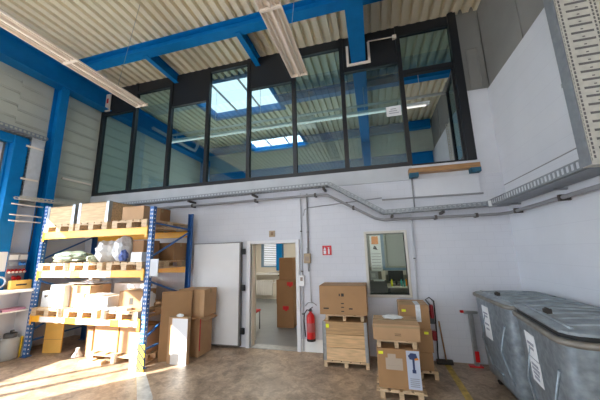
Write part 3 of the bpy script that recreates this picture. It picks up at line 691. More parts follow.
# striped guard
g = thing('post_guard', 'black and yellow striped guard at foot of the rack post', 'guard', (RX1-.03, RY0-.12, 0))
def stripes(name, plane, c1, c2, x0, x1, z0, z1):
    m = bpy.data.materials.new(name); m.use_nodes = True; nt = m.node_tree; b = nt.nodes['Principled BSDF']; b.inputs['Roughness'].default_value = .5
    tc = nt.nodes.new('ShaderNodeTexCoord'); sp = nt.nodes.new('ShaderNodeSeparateXYZ'); nt.links.new(tc.outputs['Object'], sp.inputs[0])
    a = nt.nodes.new('ShaderNodeMath'); a.operation = 'ADD'; nt.links.new(sp.outputs['X'], a.inputs[0]); nt.links.new(sp.outputs['Z'], a.inputs[1])
    a0 = nt.nodes.new('ShaderNodeMath'); a0.operation = 'ADD'; nt.links.new(a.outputs[0], a0.inputs[0]); nt.links.new(sp.outputs['Y'], a0.inputs[1])
    d_ = nt.nodes.new('ShaderNodeMath'); d_.operation = 'DIVIDE'; nt.links.new(a0.outputs[0], d_.inputs[0]); d_.inputs[1].default_value = .12
    f = nt.nodes.new('ShaderNodeMath'); f.operation = 'FRACT'; nt.links.new(d_.outputs[0], f.inputs[0])
    g_ = nt.nodes.new('ShaderNodeMath'); g_.operation = 'GREATER_THAN'; nt.links.new(f.outputs[0], g_.inputs[0]); g_.inputs[1].default_value = .45
    mx = nt.nodes.new('ShaderNodeMix'); mx.data_type = 'RGBA'; nt.links.new(g_.outputs[0], mx.inputs[0]); mx.inputs[6].default_value = (*c1, 1); mx.inputs[7].default_value = (*c2, 1)
    nt.links.new(mx.outputs[2], b.inputs['Base Color']); return m
obj('front_plate', bx(B(), -.09, .06, -.012, .0, 0, .40), stripes('black_white_stripes', 0, (.10, .10, .12), (.72, .72, .74), 0, 0, 0, 0), g)
obj('side_plate', bx(B(), .06, .20, -.012, .0, 0.01, .42), stripes('black_yellow_stripes', 0, (.04, .035, .02), (.9, .62, .03), 0, 0, 0, 0), g)
obj('foot', bx(B(), -.09, .18, 0, .02, 0, .05), 'yellow', g)
g = thing('post_guard', 'plain yellow guard leaning at foot of the left rack post', 'guard', (RX0-.09, RY0-.05, 0))
obj('plate', prism(B(), [(-.10, 0), (0, 0), (.02, .38), (-.02, .38)], 'y', -.01, .01), 'yellow', g)
# pallets on shelves
SH = [.765, 1.61, 2.38]
PX = [-6.17, -5.32, -4.42]
names = ('left', 'middle', 'right')
P0 = pallet('wooden pallet on top rack shelf below the left crate', (PX[0], 4.66, SH[2]), group='pallets on the rack shelves')
for li, s in ((2, 'top'), (1, 'middle'), (0, 'lowest')):
    for k in range(3):
        if li == 2 and k == 0: continue
        lab = 'wooden pallet at %s of %s rack shelf' % (names[k], s)
        dup(P0, (PX[k]+(.03 if li == 2 and k == 2 else 0), 4.66, SH[li]), 0, lab, 'pallets on the rack shelves')
# crates on top shelf
def crate(label, loc, w=.78, l=1.18, h=.38, rotz=0, corner='steel', levels=1):
    t = thing('wooden_crate', label, 'crate', loc, rotz, 'wooden pallet crates')
    bm = B(); e = .02
    for k in range(levels):
        z0 = k*h/levels+.002; z1 = (k+1)*h/levels-.002
        bx(bm, -w/2, w/2, -l/2, -l/2+e, z0, z1); bx(bm, -w/2, w/2, l/2-e, l/2, z0, z1)
        bx(bm, -w/2, -w/2+e, -l/2+e, l/2-e, z0, z1); bx(bm, w/2-e, w/2, -l/2+e, l/2-e, z0, z1)
    bx(bm, -w/2, w/2, -l/2, l/2, h-.014 if levels == 1 else h*.02, h if levels == 1 else h*.02+.01)
    obj('boards', bm, 'woodx', t)
    for sx in (-1, 1):
        bm = B(); x = sx*w/2
        bx(bm, min(x, x-sx*.06), max(x, x-sx*.06), -l/2-.006, -l/2, -.12, h+.01); bx(bm, min(x, x+sx*.006), max(x, x+sx*.006), -l/2-.006, -l/2+.07, -.12, h+.01)
        obj('corner_bracket', bm, corner, t)
    return t
crate('wooden crate at left end of top rack shelf', (PX[0], 4.66, SH[2]+.1445), .74, h=.38)
crate('wooden crate in middle of top rack shelf', (PX[1]+.01, 4.66, SH[2]+.1445), .76, h=.40)
carton('small brown cardboard box at right end of top rack shelf', (-4.40, 4.34, SH[2]+.1445), (.50, .42, .27), 0, 'card2')
carton('brown cardboard box behind others on the top rack shelf', (-4.62, 4.92, SH[2]+.1445), (.36, .5, .34), 0, 'card3')
# middle shelf contents z=1.754
z2 = SH[1]+.1445
def lumpy(bm, c, r, seed, n=3):
    rnd = random.Random(seed); g = bmesh.ops.create_icosphere(bm, subdivisions=n, radius=1)
    off = [rnd.uniform(0, 6) for _ in range(6)]
    for v in g['verts']:
        p = v.co; k = 1+.10*math.sin(5*p.x+off[0])*math.cos(6*p.y+off[1])+.07*math.sin(11*p.z+off[2]+4*p.x)+.05*math.sin(17*p.y+off[3]+9*p.z)
        v.co = Vector((c[0]+p.x*r[0]*k, c[1]+p.y*r[1]*k, c[2]+max(p.z, -.75)*r[2]*k))
    m_ = min(v.co.z for v in g['verts'])
    for v in g['verts']: v.co.z += c[2]-r[2]*.75-m_
    return bm
bm = B(); lumpy(bm, (-6.08, 4.35, z2+.09), (.44, .26, .12), 1)
tag(obj('wrapped_roll', bm, 'greenfilm'), 'grey green film wrapped bundle lying at left of middle rack shelf', 'bundle')
bm = B(); lumpy(bm, (-5.45, 4.36, z2+.06), (.10, .20, .08), 8)
tag(obj('wrapped_roll', bm, 'greenfilm'), 'smaller green wrapped bundle lying in centre of middle rack shelf', 'bundle')
bm = B(); lumpy(bm, (-5.10, 4.30, z2+.17), (.20, .22, .23), 2)
tag(obj('plastic_bag', bm, 'label'), 'white plastic bag on middle rack shelf', 'bag')
bm = B(); lumpy(bm, (-4.72, 4.32, z2+.20), (.17, .22, .27), 3)
tag(obj('plastic_bag', bm, 'film'), 'translucent grey plastic bag right of the white bag on middle shelf', 'bag')
bm = B(); lumpy(bm, (-4.60, 4.10+.10, z2+.10), (.09, .07, .12), 9)
tag(obj('cloth_bundle', bm, mat('blue_cloth', (.10, .15, .38), .8, var=.3, scale=20)), 'blue cloth bundle in front of the grey bag', 'cloth')
carton('tall brown cardboard box at right of middle rack shelf', (-4.38, 4.5, z2), (.26, .4, .40), 0, 'card3')
carton('small white cardboard box at right front of middle rack shelf', (-4.17, 4.20, z2), (.24, .26, .17), 0, 'label')
carton('wide brown box filling back of the middle rack shelf', (-4.35, 5.02, z2), (.72, .42, .36), 0, 'card3')
c = thing('traffic_cone', 'small orange cone on middle rack shelf', 'cone', (-6.15, 4.98, z2)); obj('body', lathe(B(), [(.07, 0), (.06, .02), (.02, .20), (.015, .21)], n=14), mat('orange_cone', (.9, .12, .02), .5), c); obj('base', bx(B(), -.08, .08, -.08, .08, 0, .012), 'print', c)
# lowest shelf contents z=.91
z3 = SH[0]+.1445
carton('pale cardboard box with small label at left end of lowest rack shelf', (-6.40, 4.36, z3), (.27, .36, .30), .0, 'label', marks=[(-.06, .04, .18, .24)])
carton('tall white cardboard box second from left on lowest rack shelf', (-6.08, 4.34, z3), (.36, .40, .42), 0, 'label')
carton('large open brown box in centre of lowest rack shelf', (-5.62, 4.46, z3), (.50, .44, .40), 0, 'card2')
bm = B(); bx(bm, -6.1, -5.45, 4.35, 4.75, z3+.424, z3+.45); lumpy(bm, (-5.65, 4.5, z3+.47), (.12, .12, .05), 5)
tag(obj('film_sheet', bm, 'film'), 'folded plastic film lying on boxes of lowest rack shelf', 'film')
carton('narrow white box leaning before the brown box on lowest shelf', (-5.44, 4.16, z3), (.16, .14, .27), 0, 'label')
carton('white front box in centre right of lowest rack shelf', (-5.16, 4.22, z3), (.22, .26, .26), 0, 'label')
for k in range(4):
    tag(obj('folder', bx(B(), -5.04+k*.075, -4.98+k*.075, 4.10, 4.38, z3, z3+.26-.01*k), ('fascia', 'pipelight', 'beige', 'fascia')[k]), ('grey upright folder next to the white box on lowest rack shelf', 'pale grey upright folder, second from the white box', 'tan upright folder, third from the white box', 'last grey upright folder right of tan one')[k], 'folder', 'folders on the lowest shelf')
carton('brown white printed box at right of lowest rack shelf', (-4.40, 4.42, z3), (.46, .40, .32), .15, 'card', marks=[(-.02, .06, .08, .2)])
carton('long pale box behind others on lowest rack shelf', (-4.95, 4.88, z3), (.8, .3, .40), 0, 'label')
bm = B(); lumpy(bm, (-4.08, 4.34, z3+.13), (.06, .16, .15), 6); tag(obj('plastic_bag', bm, 'label'), 'crumpled white bag beside post on lowest rack shelf', 'bag')
bm = B(); bx(bm, -4.75, -4.30, 4.08, 4.20, z3, z3+.05); tag(obj('flat_parcel', bm, 'label'), 'flat white parcel lying at front of lowest rack shelf', 'parcel')
# floor under rack
pallet('wooden pallet on floor under the rack with pale boxes', (-4.62, 4.62, 0), 0, .80, 1.2, 'floor pallets')
carton('large pale box left of strap under the rack', (-4.93, 4.55, .1445), (.56, .5, .44), 0, 'card2', strap=.268)
carton('large pale box on pallet next to striped guard under rack', (-4.34, 4.55, .1445), (.56, .5, .44), 0, 'card2')
carton('pale upright box standing on floor left of strapped boxes', (-5.42, 4.56, 0), (.14, .36, .50), 0, 'card2')
carton('brown box on floor in centre under the rack', (-5.80, 4.95, 0), (.42, .36, .52), 0, 'card2')
t = thing('yellow_board', 'orange yellow panel standing under left end of rack', 'panel', (-6.38, 4.40, 0), math.radians(12)); obj('panel', bx(B(), -.19, .19, -.012, .012, 0, .56), 'yellowboard', t); obj('edge', bx(B(), -.19, .19, -.014, -.012, .25, .256), 'card3', t)
c = thing('plastic_funnel', 'small clear plastic cone on floor under the rack', 'plastic part', (-5.65, 4.36, 0)); obj('cone', lathe(B(), [(.09, 0), (.08, .02), (.03, .10), (.03, .13)], n=14), 'film', c); obj('knob', lathe(B(), [(.03, .13), (.035, .14), (.03, .15)], n=12), 'film', c)
t = thing('plank', 'loose plank lying on floor before the strapped boxes', 'plank', (-4.98, 4.12, 0), math.radians(8)); obj('board', bx(B(), -.22, .22, -.05, .05, 0, .06), 'wood', t, bevel=.003); obj('cleat', bx(B(), -.05, .05, -.055, .055, .06, .08), 'wood', t)
# cartons at right of the rack
carton('tall narrow brown box leaning beside the right rack post', (-3.655, 4.585, 0), (.52, .07, 1.19), math.radians(33), 'card', tape=False)
c = carton('brown box with sunlit face painted pale in front of stacked boxes', (-3.46, 4.44, 0), (.40, .08, .77), 0, 'card2')
obj('sunlit_face', bx(B(), -.12, .20, -.0445, -.04, .0, .75), 'paper', c)  # sunlight on the carton front, laid on as a pale sheet
c = carton('open brown box with flap and red tape beside closed door', (-3.52, 4.98, 0), (.48, .42, .69), 0, 'card2', open_=True)
obj('red_tape', bx(B(), .241, .243, -.2, -.17, .1, .66), 'red', c)
carton('wide brown box stacked on the open box beside door', (-3.50, 5.0, .692), (.58, .42, .50), 0, 'card2')
bm = B(); lumpy(bm, (-3.46, 4.44, .79), (.07, .036, .03), 12, 2); tag(obj('crumpled_film', bm, 'film'), 'crumpled clear film on box with pale sunlit face', 'film')
# ------------------------------------------------------------------ left corner: sockets, bench, gas bottle, trays
c = thing('socket_board', 'wall board with rows of red and blue sockets at left edge', 'socket board', (XL+.10, 4.0, 1.36))
obj('board', bx(B(), 0, .06, -.155, .155, 0, .62), mat('grey_board', (.28, .28, .32), .5), c, bevel=.005)
for k in range(5):
    s = obj('red_socket', tube(B(), [(.06, -.125+k*.062, .28), (.13, -.125+k*.062-.02, .24)], [.026, .031], 12), 'red', c); 
    obj('cap', tube(B(), [(.13, -.125+k*.062-.02, .24), (.14, -.125+k*.062-.023, .235)], .022, 12), 'lamp', s)
for k in range(2): obj('blue_socket', tube(B(), [(.06, .045+k*.065, .42), (.12, .045+k*.065-.02, .385)], [.024, .028], 12), 'cyan', c)
for k in range(2): obj('large_red_socket', tube(B(), [(.06, -.03+k*.08, .14), (.14, -.03+k*.08-.02, .10)], [.032, .036], 12), 'red', c)
obj('breaker_row', bx(bx(B(), .06, .09, -.14, -.01, .48, .58), .06, .09, .02, .145, .48, .58), 'label', c)
obj('breaker_cover', bx(B(), .06, .085, -.14, .0, .36, .44), 'steel', c)
c = thing('wire_coil', 'grey cable coil hanging beside the socket board', 'cable', (XL+.24, 3.72, 1.42))
bm = B(); tube(bm, [(.0, .10*math.cos(a), .1*math.sin(a)) for a in [k*2*PI/16 for k in range(17)]], .018, 8); obj('coil', bm, 'pipelight', c)
t = thing('workbench', 'white workbench against left wall with open shelf', 'workbench', (XL+.16, 3.74, 0))
obj('top', bx(B(), 0, .44, -.50, .42, 1.22, 1.27), 'label', t, bevel=.006)
obj('side_panel', bx(B(), 0, .40, .38, .41, 0, 1.22), 'plaster', t); obj('side_panel', bx(B(), 0, .40, -.49, -.46, 0, 1.22), 'plaster', t)
obj('shelf', bx(B(), 0, .38, -.46, .38, .86, .88), 'label', t); obj('back_panel', bx(B(), 0, .012, -.46, .38, 0, 1.22), 'plaster', t)
c = thing('tool_case', 'orange tool case lying on the workbench', 'case', (XL+.38, 3.98, 1.271), math.radians(80)); obj('body', bx(B(), -.16, .16, -.06, .06, 0, .17), 'yellowboard', c, bevel=.01); obj('print', bx(B(), -.08, .08, -.063, -.06, .07, .10), 'print', c)
tag(obj('tray_box', bx(B(), XL+.22, XL+.48, 3.72, 4.08, .881, .92), mat('pink_red_pack', (.55, .25, .35), .5)), 'pink and white pack on shelf under the bench', 'box')
tag(obj('blue_tray', bx(B(), XL+.22, XL+.50, 3.42, 3.68, .881, .91), 'rackblue'), 'dark blue tray on shelf under the bench', 'tray')
c = thing('gas_bottle', 'grey gas bottle standing on floor below the bench', 'gas bottle', (-6.86, 3.96, 0)); 
obj('body', lathe(B(), [(.13, 0), (.15, .02), (.152, .30), (.13, .36), (.06, .40), (.03, .41)], n=22), 'gas', c); obj('collar', lathe(B(), [(.09, .38), (.095, .39), (.095, .46), (.088, .46), (.086, .39)], n=18), 'graycab', c); obj('valve', tube(B(), [(0, 0, .40), (0, 0, .50), (.06, 0, .51)], .02, 8), 'graycab', c)
t = thing('cable_tray', 'upright pale perforated tray between the two blue columns', 'cable tray', (XL+.08, 4.08, 3.1), 0, 'cable trays')
bm = B(); tray(bm, (XL+.06, 3.88, 3.06), (XL+.06, 3.88, 4.46), (0, 1, 0), (1, 0, 0), .24, .12); obj('run', bm, 'traygrey', t, world=True)
obj('cover', bx(B(), XL+.186, XL+.192, 3.88, 4.12, 3.10, 4.46), mat('pale_tray_cover', (.58, .60, .64), .5, var=.08, scale=10), t, world=True)
bm = B(); tray(bm, (XL+.04, 4.1, 4.46), (XL+.04, 1.0, 4.46), (1, 0, 0), (0, 0, 1), .24, .08); obj('upper_run', bm, 'traygrey', t, world=True)
obj('bracket', bx(bx(B(), XL+.18, XL+.20, 3.80, 4.1, 3.50, 3.54), XL+.18, XL+.20, 3.80, 4.1, 4.22, 4.26), 'lamp', t, world=True)
t = thing('cable_tray', 'short cable tray below upright tray leading to rack top', 'cable tray', (XL+.1, 3.9, 3.05), 0, 'cable trays')
bm = B(); tray(bm, (XL+.20, 3.75, 3.06), (XL+.34, YB-.05, 3.08), (1, 0, 0), (0, 0, 1), .18, .06); obj('run', bm, 'traycream', t, world=True)
for k, (z, lb) in enumerate(((2.96, 'uppermost'), (2.74, 'middle'), (2.62, 'lowest'))):
    o = thing('conduit', '%s of the three thin pipes between gate post and column' % lb, 'pipe', (XL+.25, 3.7, z), 0, 'wall conduits')
    obj('pipe', tube(B(), [(XL+.24, 3.70, z), (XL+.24, 4.75, z)], .013, 8), 'lamp', o, world=True); obj('bracket', bx(B(), XL, XL+.24, 4.0, 4.02, z-.01, z+.01), 'steel', o, world=True)
o = thing('conduit', 'dark cable running down wall between gate post and column', 'cable', (XL+.02, 4.15, 2.0), 0, 'wall conduits'); obj('cable', tube(B(), [(XL+.02, 4.27, 3.0), (XL+.02, 4.25, 2.0)], .012, 8), 'darkclamp', o, world=True)
tag(obj('wall_rail', bx(B(), XL, XL+.03, 4.68, YB-.06, 3.74, 3.79), 'lamp'), 'cream rail on left wall between blue column and glazing', 'rail')
# ------------------------------------------------------------------ stacks at the middle
# stack A
YA = 5.12
pallet('wooden pallet on floor below wooden crate beside office window', (-.58, YA, 0), 0, .54, .73, 'floor pallets', .10, .055)
t = thing('wooden_crate', 'wooden crate of three boards with metal corners under large brown box', 'crate', (-.58, YA, .1005), 0, 'wooden pallet crates')
w, l, h = .72, .54, .60
for k in range(3):
    bm = B(); z0 = k*.2+.002; z1 = k*.2+.197
    bx(bm, -w/2, w/2, -l/2, -l/2+.02, z0, z1); bx(bm, -w/2, w/2, l/2-.02, l/2, z0, z1); bx(bm, -w/2, -w/2+.02, -l/2+.02, l/2-.02, z0, z1); bx(bm, w/2-.02, w/2, -l/2+.02, l/2-.02, z0, z1)
    if k == 2: bx(bm, -w/2+.02, w/2-.02, -l/2+.02, l/2-.02, z1-.02, z1-.002)
    obj('board_ring', bm, mat('crate_board_%d' % k, ((.72, .48, .26), (.66, .42, .21), (.46, .28, .13))[k], .65, var=.2, scale=3, stretch=(1.5, 10, 12)), t, bevel=.003)
for sx in (-1, 1):
    bm = B(); x = sx*w/2; bx(bm, min(x+sx*.012, x-sx*.045), max(x+sx*.012, x-sx*.045), -l/2-.008, -l/2, 0, .60); bx(bm, min(x, x+sx*.01), max(x, x+sx*.01), -l/2-.008, -l/2+.06, 0, .60)
    obj('corner_bracket', bm, 'steel', t)
obj('tag', bx(B(), -.33, -.26, -l/2-.004, -l/2, .50, .56), 'yellowtag', t, label='neon yellow sticker')
pallet('small wooden pallet between wooden crate and large brown box', (-.58, YA+.03, .703), 0, .50, .64, 'floor pallets', .105, .05)
carton('large brown box with black print, topmost beside office window', (-.59, YA, .809), (.79, .54, .47), 0, 'card', marks=[(-.06, -.04, .30, .34), (-.02, .025, .295, .345), (-.03, .02, .175, .19), (-.03, .02, .115, .13), (-.03, .02, .05, .065), (-.33, -.24, .09, .11), (.10, .16, .09, .11)])
# stack B
RB = math.radians(-1)
pallet('wooden pallet on floor under carton with printed tool picture', (.20, 4.33, 0), RB, .62, .52, 'floor pallets', .11, .06, .045)
c = carton('brown carton with blue white printed picture on front pallet', (.195, 4.30, .1105), (.53, .48, .47), RB, 'card', tagx=(-.245, .40))
bm = B(); bx(bm, .10, .258, -.2435, -.24, .01, .46); obj('printed_panel', bm, mat('pale_blue_print', (.50, .55, .66), .5), c)
bm = B(); prism(bm, [(.12, .40), (.155, .435), (.22, .43), (.235, .38), (.19, .355), (.14, .36)], 'y', -.2455, -.2436); bx(bm, .17, .195, -.2455, -.2436, .24, .36); bx(bm, .16, .205, -.2455, -.2436, .20, .24)
obj('printed_tool', bm, mat('dark_blue_print', (.03, .05, .14), .5), c)
bm = B(); prism(bm, [(.195, .37), (.235, .385), (.25, .36), (.20, .35)], 'y', -.2465, -.2456); obj('printed_handle', bm, 'posteror', c)
bm = B()
for k in range(5): bx(bm, .125, .235, -.2455, -.2436, .04+k*.022, .05+k*.022)
obj('printed_text', bm, 'ink', c)
obj('film_pouch', bx(bx(bx(B(), -.16, .05, -.2435, -.24, .22, .36), -.13, -.03, -.245, -.2435, .33, .41), -.14, .03, -.246, -.2436, .265, .272), mat('clear_pouch', (.50, .40, .31), .12), c)
pallet('small wooden pallet between printed carton and flat brown carton', (.19, 4.32, .582), RB, .46, .50, 'floor pallets', .105, .05)
c = carton('flat brown carton with small print on top of front stack', (.195, 4.30, .688), (.59, .52, .20), RB, 'card2', marks=[(-.02, .06, .06, .065), (-.02, .06, .08, .085)])
obj('clear_tape', bx(B(), -.296, .296, -.262, -.2605, .155, .18), 'tape', c)
bm = B(); lumpy(bm, (.17, 4.38, .905), (.14, .10, .022), 21); tag(obj('crumpled_paper', bm, 'paper'), 'crumpled white paper on top of flat brown carton', 'paper')
# stack C behind
pallet('wooden pallet on floor behind the front stack', (.53, 5.0, 0), 0, .60, .46, 'floor pallets', .11, .055)
carton('brown box lowest of rear stack near red hose', (.51, 4.95, .1105), (.40, .50, .25), 0, 'card')
carton('brown box middle of rear stack with yellow sticker', (.52, 4.95, .361), (.42, .50, .32), 0, 'card', tagx=(.10, .25))
c = carton('brown box topmost of rear stack with film strip and sticker', (.51, 4.95, .6815), (.42, .50, .34), 0, 'card', tagx=(-.18, .24))
obj('film_strip', bx(bx(B(), .02, .09, -.254, -.251, .10, .345), .02, .09, -.25, .1, .341, .345), 'film', c)
c = thing('hose_tool', 'red and black hose tool hanging behind the rear stack', 'tool', (.86, YB-.10, .30))
obj('red_part', bx(bx(B(), -.03, .04, -.04, .04, .05, .20), -.03, .03, -.04, .04, .40, .62), mat('dull_red', (.30, .015, .02), .4), c, bevel=.02); obj('hose', tube(B(), [(-.02, 0, .62), (-.08, 0, .70), (-.02, 0, .74), (.05, 0, .68), (.05, 0, .45), (.04, 0, .1), (.02, 0, -.28)], .010, 8), 'rubber', c); obj('wall_plate', bx(B(), -.04, .04, .04, .10, .3, .5), 'graycab', c)
c = thing('broom', 'thin broom handle leaning on wall beside yellow line', 'broom', (1.0, YB-.12, 0)); obj('handle', tube(B(), [(0, 0, .06), (-.03, .10, .64)], .012, 8), 'wooddark', c); obj('head', bx(B(), -.15, .10, -.03, .03, 0, .07), 'print', c, bevel=.01)
# hand truck in corner
c = thing('clamp_stand', 'grey steel stand with red clamps between wall and container', 'stand', (1.44, 5.32, 0))
obj('post', bx(B(), -.03, .03, -.03, .03, 0, .80), 'steel', c, bevel=.004); obj('crossbar', bx(B(), -.10, .10, -.03, .03, .80, .84), 'steel', c)
obj('red_handle', bx(B(), -.15, -.10, -.02, .02, .81, .85), 'red', c, bevel=.006); obj('red_handle', bx(B(), -.02, .04, -.05, -.03, .08, .24), 'red', c, bevel=.006); obj('base', bx(B(), -.12, .08, -.05, .04, 0, .02), 'red', c, bevel=.006)
# ------------------------------------------------------------------ galvanised containers
def container(label, loc, rotz, L=1.27, W=.95, lidtilt=0.0, gap=.03):
    t = thing('waste_container', label, 'container', loc, rotz, 'galvanised waste containers')
    z0, z1 = .18, 1.20; ti = .06; ty = .13
    # body: tapered tub, hollow look not needed under lid but built with walls
    bm = B()
    def ring(x0, x1, y0, y1, z, r):
        pts = []
        for cx, cy, a0 in ((x1-r, y1-r, 0), (x0+r, y1-r, 90), (x0+r, y0+r, 180), (x1-r, y0+r, 270)):
            for k in range(5):
                a = math.radians(a0+k*22.5); pts.append(bm.verts.new((cx+r*math.cos(a), cy+r*math.sin(a), z)))
        return pts
    rings = [ring(ti, W-ti, ty, L-ty, z0, .10), ring(ti*.85, W-ti*.85, ty*.85, L-ty*.85, z0+.08, .13), ring(.03, W-.03, .03, L-.03, z1-.06, .15), ring(.03, W-.03, .03, L-.03, z1, .15)]
    n = len(rings[0])
    for a, b in zip(rings, rings[1:]):
        for k in range(n): bm.faces.new((a[k], a[(k+1) % n], b[(k+1) % n], b[k])).smooth = True
    bm.faces.new(rings[0][::-1])
    inner = ring(.06, W-.06, .06, L-.06, z1, .12); low = ring(ti+.04, W-ti-.04, ty+.03, L-ty-.03, z0+.03, .06)
    for a, b in ((rings[-1], inner), (inner, low)):
        for k in range(n): bm.faces.new((a[k], a[(k+1) % n], b[(k+1) % n], b[k]))
    bm.faces.new(low)
    obj('body', bm, 'galv', t)
    # rim tube
    bm = B(); pts = []; rr = .15
    for cx, cy, a0 in ((W-.02-rr, L-.02-rr, 0), (.02+rr, L-.02-rr, 90), (.02+rr, .02+rr, 180), (W-.02-rr, .02+rr, 270)):
        for k in range(5):
            a = math.radians(a0+k*22.5); pts.append((cx+rr*math.cos(a), cy+rr*math.sin(a), z1-.02))
    pts.append(pts[0]); tube(bm, pts, .026, 8); obj('rim', bm, mat('worn_rim', (.24, .22, .19), .45, .4, var=.2, scale=10), t)
    # embossed ribs: diagonal pattern on the long side (x=0 face) and on end face (y=0)
    bm = B()
    def side_pt(y, z):
        f = (z1-.06-z)/(z1-.06-z0-.08); f = max(0, min(1, f)); x = .03+(ti*.85-.03)*f-.002; ym = .03+(ti*.85-.03)*f
        return (x-.004, y, z)
    for ya, yb3 in ((.20, .45), (L-.45, L-.20)):
        tube(bm, [side_pt(ya, .95), side_pt(yb3, .60), side_pt(ya+.02, .32)], .012, 6)
    tube(bm, [side_pt(L/2-.14, .32), side_pt(L/2+.14, .32)], .012, 6)
    def end_pt(x, z):
        f = max(0, min(1, (z1-.06-z)/(z1-.06-z0-.08))); return (x, .03+(ty*.85-.03)*f-.004, z)
    tube(bm, [end_pt(.20, .90), end_pt(.40, .95), end_pt(.45, .75), end_pt(.62, .70), end_pt(.72, .9)], .014, 6)
    tube(bm, [end_pt(.25, .35), end_pt(.45, .62), end_pt(.70, .35)], .014, 6)
    obj('embossed_rib', bm, 'galv', t)
    # lid: slightly domed with ribs, hinged at right (x=W)
    bm = B(); nx, ny = 10, 12; g = [[None]*(ny+1) for _ in range(nx+1)]
    for i in range(nx+1):
        for j in range(ny+1):
            u = i/nx; v = j/ny; x = .03+u*(W-.04); y = .02+v*(L-.04)
            z = z1+gap+.032*math.sin(PI*min(1, max(0, u)))**.7*math.sin(PI*v)**.5 + lidtilt*(1-u)
            cx = min(max(x, .03+.13), W-.01-.13); cy = min(max(y, .02+.13), L-.02-.13); dx, dy = x-cx, y-cy; dd_ = math.hypot(dx, dy)
            if dx and dy and dd_ > .13: x, y = cx+dx*.13/dd_, cy+dy*.13/dd_
            g[i][j] = (x, y, z)
    top = [[bm.verts.new(g[i][j]) for j in range(ny+1)] for i in range(nx+1)]
    bot = [[bm.verts.new((g[i][j][0], g[i][j][1], g[i][j][2]-.018)) for j in range(ny+1)] for i in range(nx+1)]
    for i in range(nx):
        for j in range(ny):
            bm.faces.new((top[i][j], top[i+1][j], top[i+1][j+1], top[i][j+1])).smooth = True
            bm.faces.new((bot[i][j], bot[i][j+1], bot[i+1][j+1], bot[i+1][j])).smooth = True
    for i in range(nx):
        for j in (0, ny): bm.faces.new((top[i][j], top[i+1][j], bot[i+1][j], bot[i][j]))
    for j in range(ny):
        for i in (0, nx): bm.faces.new((top[i][j], top[i][j+1], bot[i][j+1], bot[i][j]))
    lid = obj('lid', bm, 'galvlid', t)
    bm = B()
    for k in range(1, 6):
        j = k*2; tube(bm, [(g[i][j][0], g[i][j][1], g[i][j][2]+.003) for i in range(1, nx)], .011, 6)
    tube(bm, [(g[1][j][0], g[1][j][1], g[1][j][2]+.004) for j in range(1, ny)], .012, 6)
    obj('lid_rib', bm, 'galvlid', lid)
    bm = B(); bx(bm, .12, .18, L*.5-.012, L*.5+.012, z1+gap+.015, z1+gap+.06); tube(bm, [(.15, L*.5-.03, z1+gap+.06), (.15, L*.5+.03, z1+gap+.06)], .010, 8)
    obj('lid_handle', bm, 'print', lid)
    bm = B(); cut = .12
    prism(bm, [(.045+cut, .04), (W-.045-cut, .04), (W-.045, .04+cut), (W-.045, L-.04-cut), (W-.045-cut, L-.04), (.045+cut, L-.04), (.045, L-.04-cut), (.045, .04+cut)], 'z', z1-.03, z1+max(gap-.022, .004)); obj('gap_shade', bm, 'rubber', t)  # black slab stands in for the shade under the lid
    for x in (.18, W-.18):
        for y in (.2, L-.2):
            bm = B(); tube(bm, [(x-.02, y, .07), (x+.02, y, .07)], .07, 16); o = obj('wheel', bm, 'rubber', t)
            obj('fork', bx(bx(bx(B(), x-.04, x-.028, y-.02, y+.02, .06, .14), x+.028, x+.04, y-.02, y+.02, .06, .14), x-.05, x+.05, y-.04, y+.04, .13, .142), 'steel', o)
    # notices on the x=0 side
    def sticker(y0, y1s, za, zb, lines):
        bm = B(); a = side_pt(y0, za); b = side_pt(y1s, za); c_ = side_pt(y1s, zb); d_ = side_pt(y0, zb)
        vs = [bm.verts.new((p[0]-.003, p[1], p[2])) for p in (a, b, c_, d_)]; vs2 = [bm.verts.new((p[0]+.001, p[1], p[2])) for p in (a, b, c_, d_)]
        bm.faces.new(vs); bm.faces.new(vs2[::-1])
        for k in range(4): bm.faces.new((vs[k], vs2[k], vs2[(k+1) % 4], vs[(k+1) % 4]))
        s = obj('paper_notice', bm, 'paper', t)
        bm = B()
        for (ya, yb4, z) in lines:
            pa = side_pt(ya, z); pb = side_pt(yb4, z); bar(bm, (pa[0]-.005, ya, z), (pb[0]-.005, yb4, z), .002, .022, side=(1, 0, 0))
        obj('writing', bm, 'ink', s)
    return t, sticker
c1, st = container('left galvanised waste container in corner with one paper notice', (1.37, 3.70, 0), 0, 1.25, .88, 0, .012)
st(.66, .88, .66, 1.07, [(.70, .84, .98), (.71, .83, .94), (.70, .84, .84), (.71, .81, .78)])
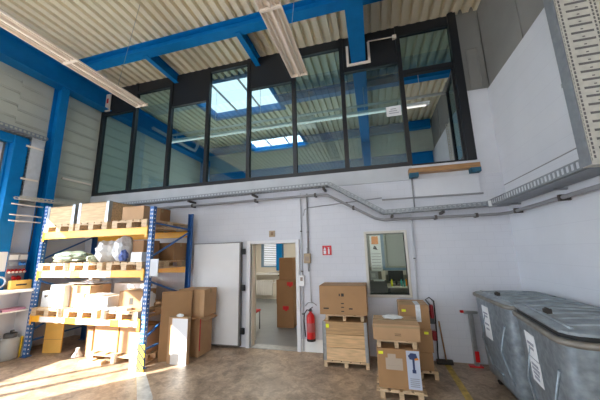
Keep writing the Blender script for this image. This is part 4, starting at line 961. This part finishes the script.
c2, st = container('right galvanised waste container nearest, lid slightly open over dark gap', (1.20, 2.44, 0), math.radians(-7.4), 1.21, .89, .0, .055)
st(.62, .85, .86, 1.07, [(.66, .81, .98), (.68, .79, .94)])
st(.61, .84, .65, .85, [(.65, .80, .80), (.64, .80, .765), (.66, .79, .73), (.67, .78, .695)])
# ------------------------------------------------------------------ world, sun, camera
wd = bpy.data.worlds.new('World'); bpy.context.scene.world = wd; wd.use_nodes = True
bgn = wd.node_tree.nodes['Background']; bgn.inputs[0].default_value = (.72, .84, 1.0, 1); bgn.inputs[1].default_value = 10.5
sn = bpy.data.lights.new('sun', 'SUN'); sn.energy = 26; sn.angle = math.radians(.6); sn.color = (1, .93, .82)
so = bpy.data.objects.new('sun', sn); COL.objects.link(so)
el = math.radians(25); dv = Vector((.67*math.cos(el), .742*math.cos(el), -math.sin(el)))
so.rotation_euler = dv.to_track_quat('-Z', 'Y').to_euler(); so.location = (-12, -4, 8)
cam = bpy.data.cameras.new('camera'); co = bpy.data.objects.new('camera', cam); COL.objects.link(co)
F = 272.1814; yaw, pit, rol = -.2603727, .1910120, -.0233698
cam.sensor_width = 36; cam.lens = F*36/600; cam.clip_start = .05; cam.clip_end = 200
fw = Vector((math.sin(yaw)*math.cos(pit), math.cos(yaw)*math.cos(pit), math.sin(pit)))
r = fw.cross(Vector((0, 0, 1))).normalized(); u = r.cross(fw)
r2 = r*math.cos(rol)+u*math.sin(rol); u2 = -r*math.sin(rol)+u*math.cos(rol)
mw = Matrix((r2, u2, -fw)).transposed().to_4x4(); mw.translation = (0, 0, 1.85)
co.matrix_world = mw
sc = bpy.context.scene; sc.camera = co
sc.view_settings.view_transform = 'Standard'; sc.view_settings.look = 'None'; sc.view_settings.exposure = 0.25; sc.view_settings.gamma = 1
sc.cycles.max_bounces = 8; sc.cycles.diffuse_bounces = 5; sc.cycles.glossy_bounces = 4; sc.cycles.transparent_max_bounces = 12
sc.cycles.sample_clamp_indirect = 6; sc.cycles.use_denoising = True
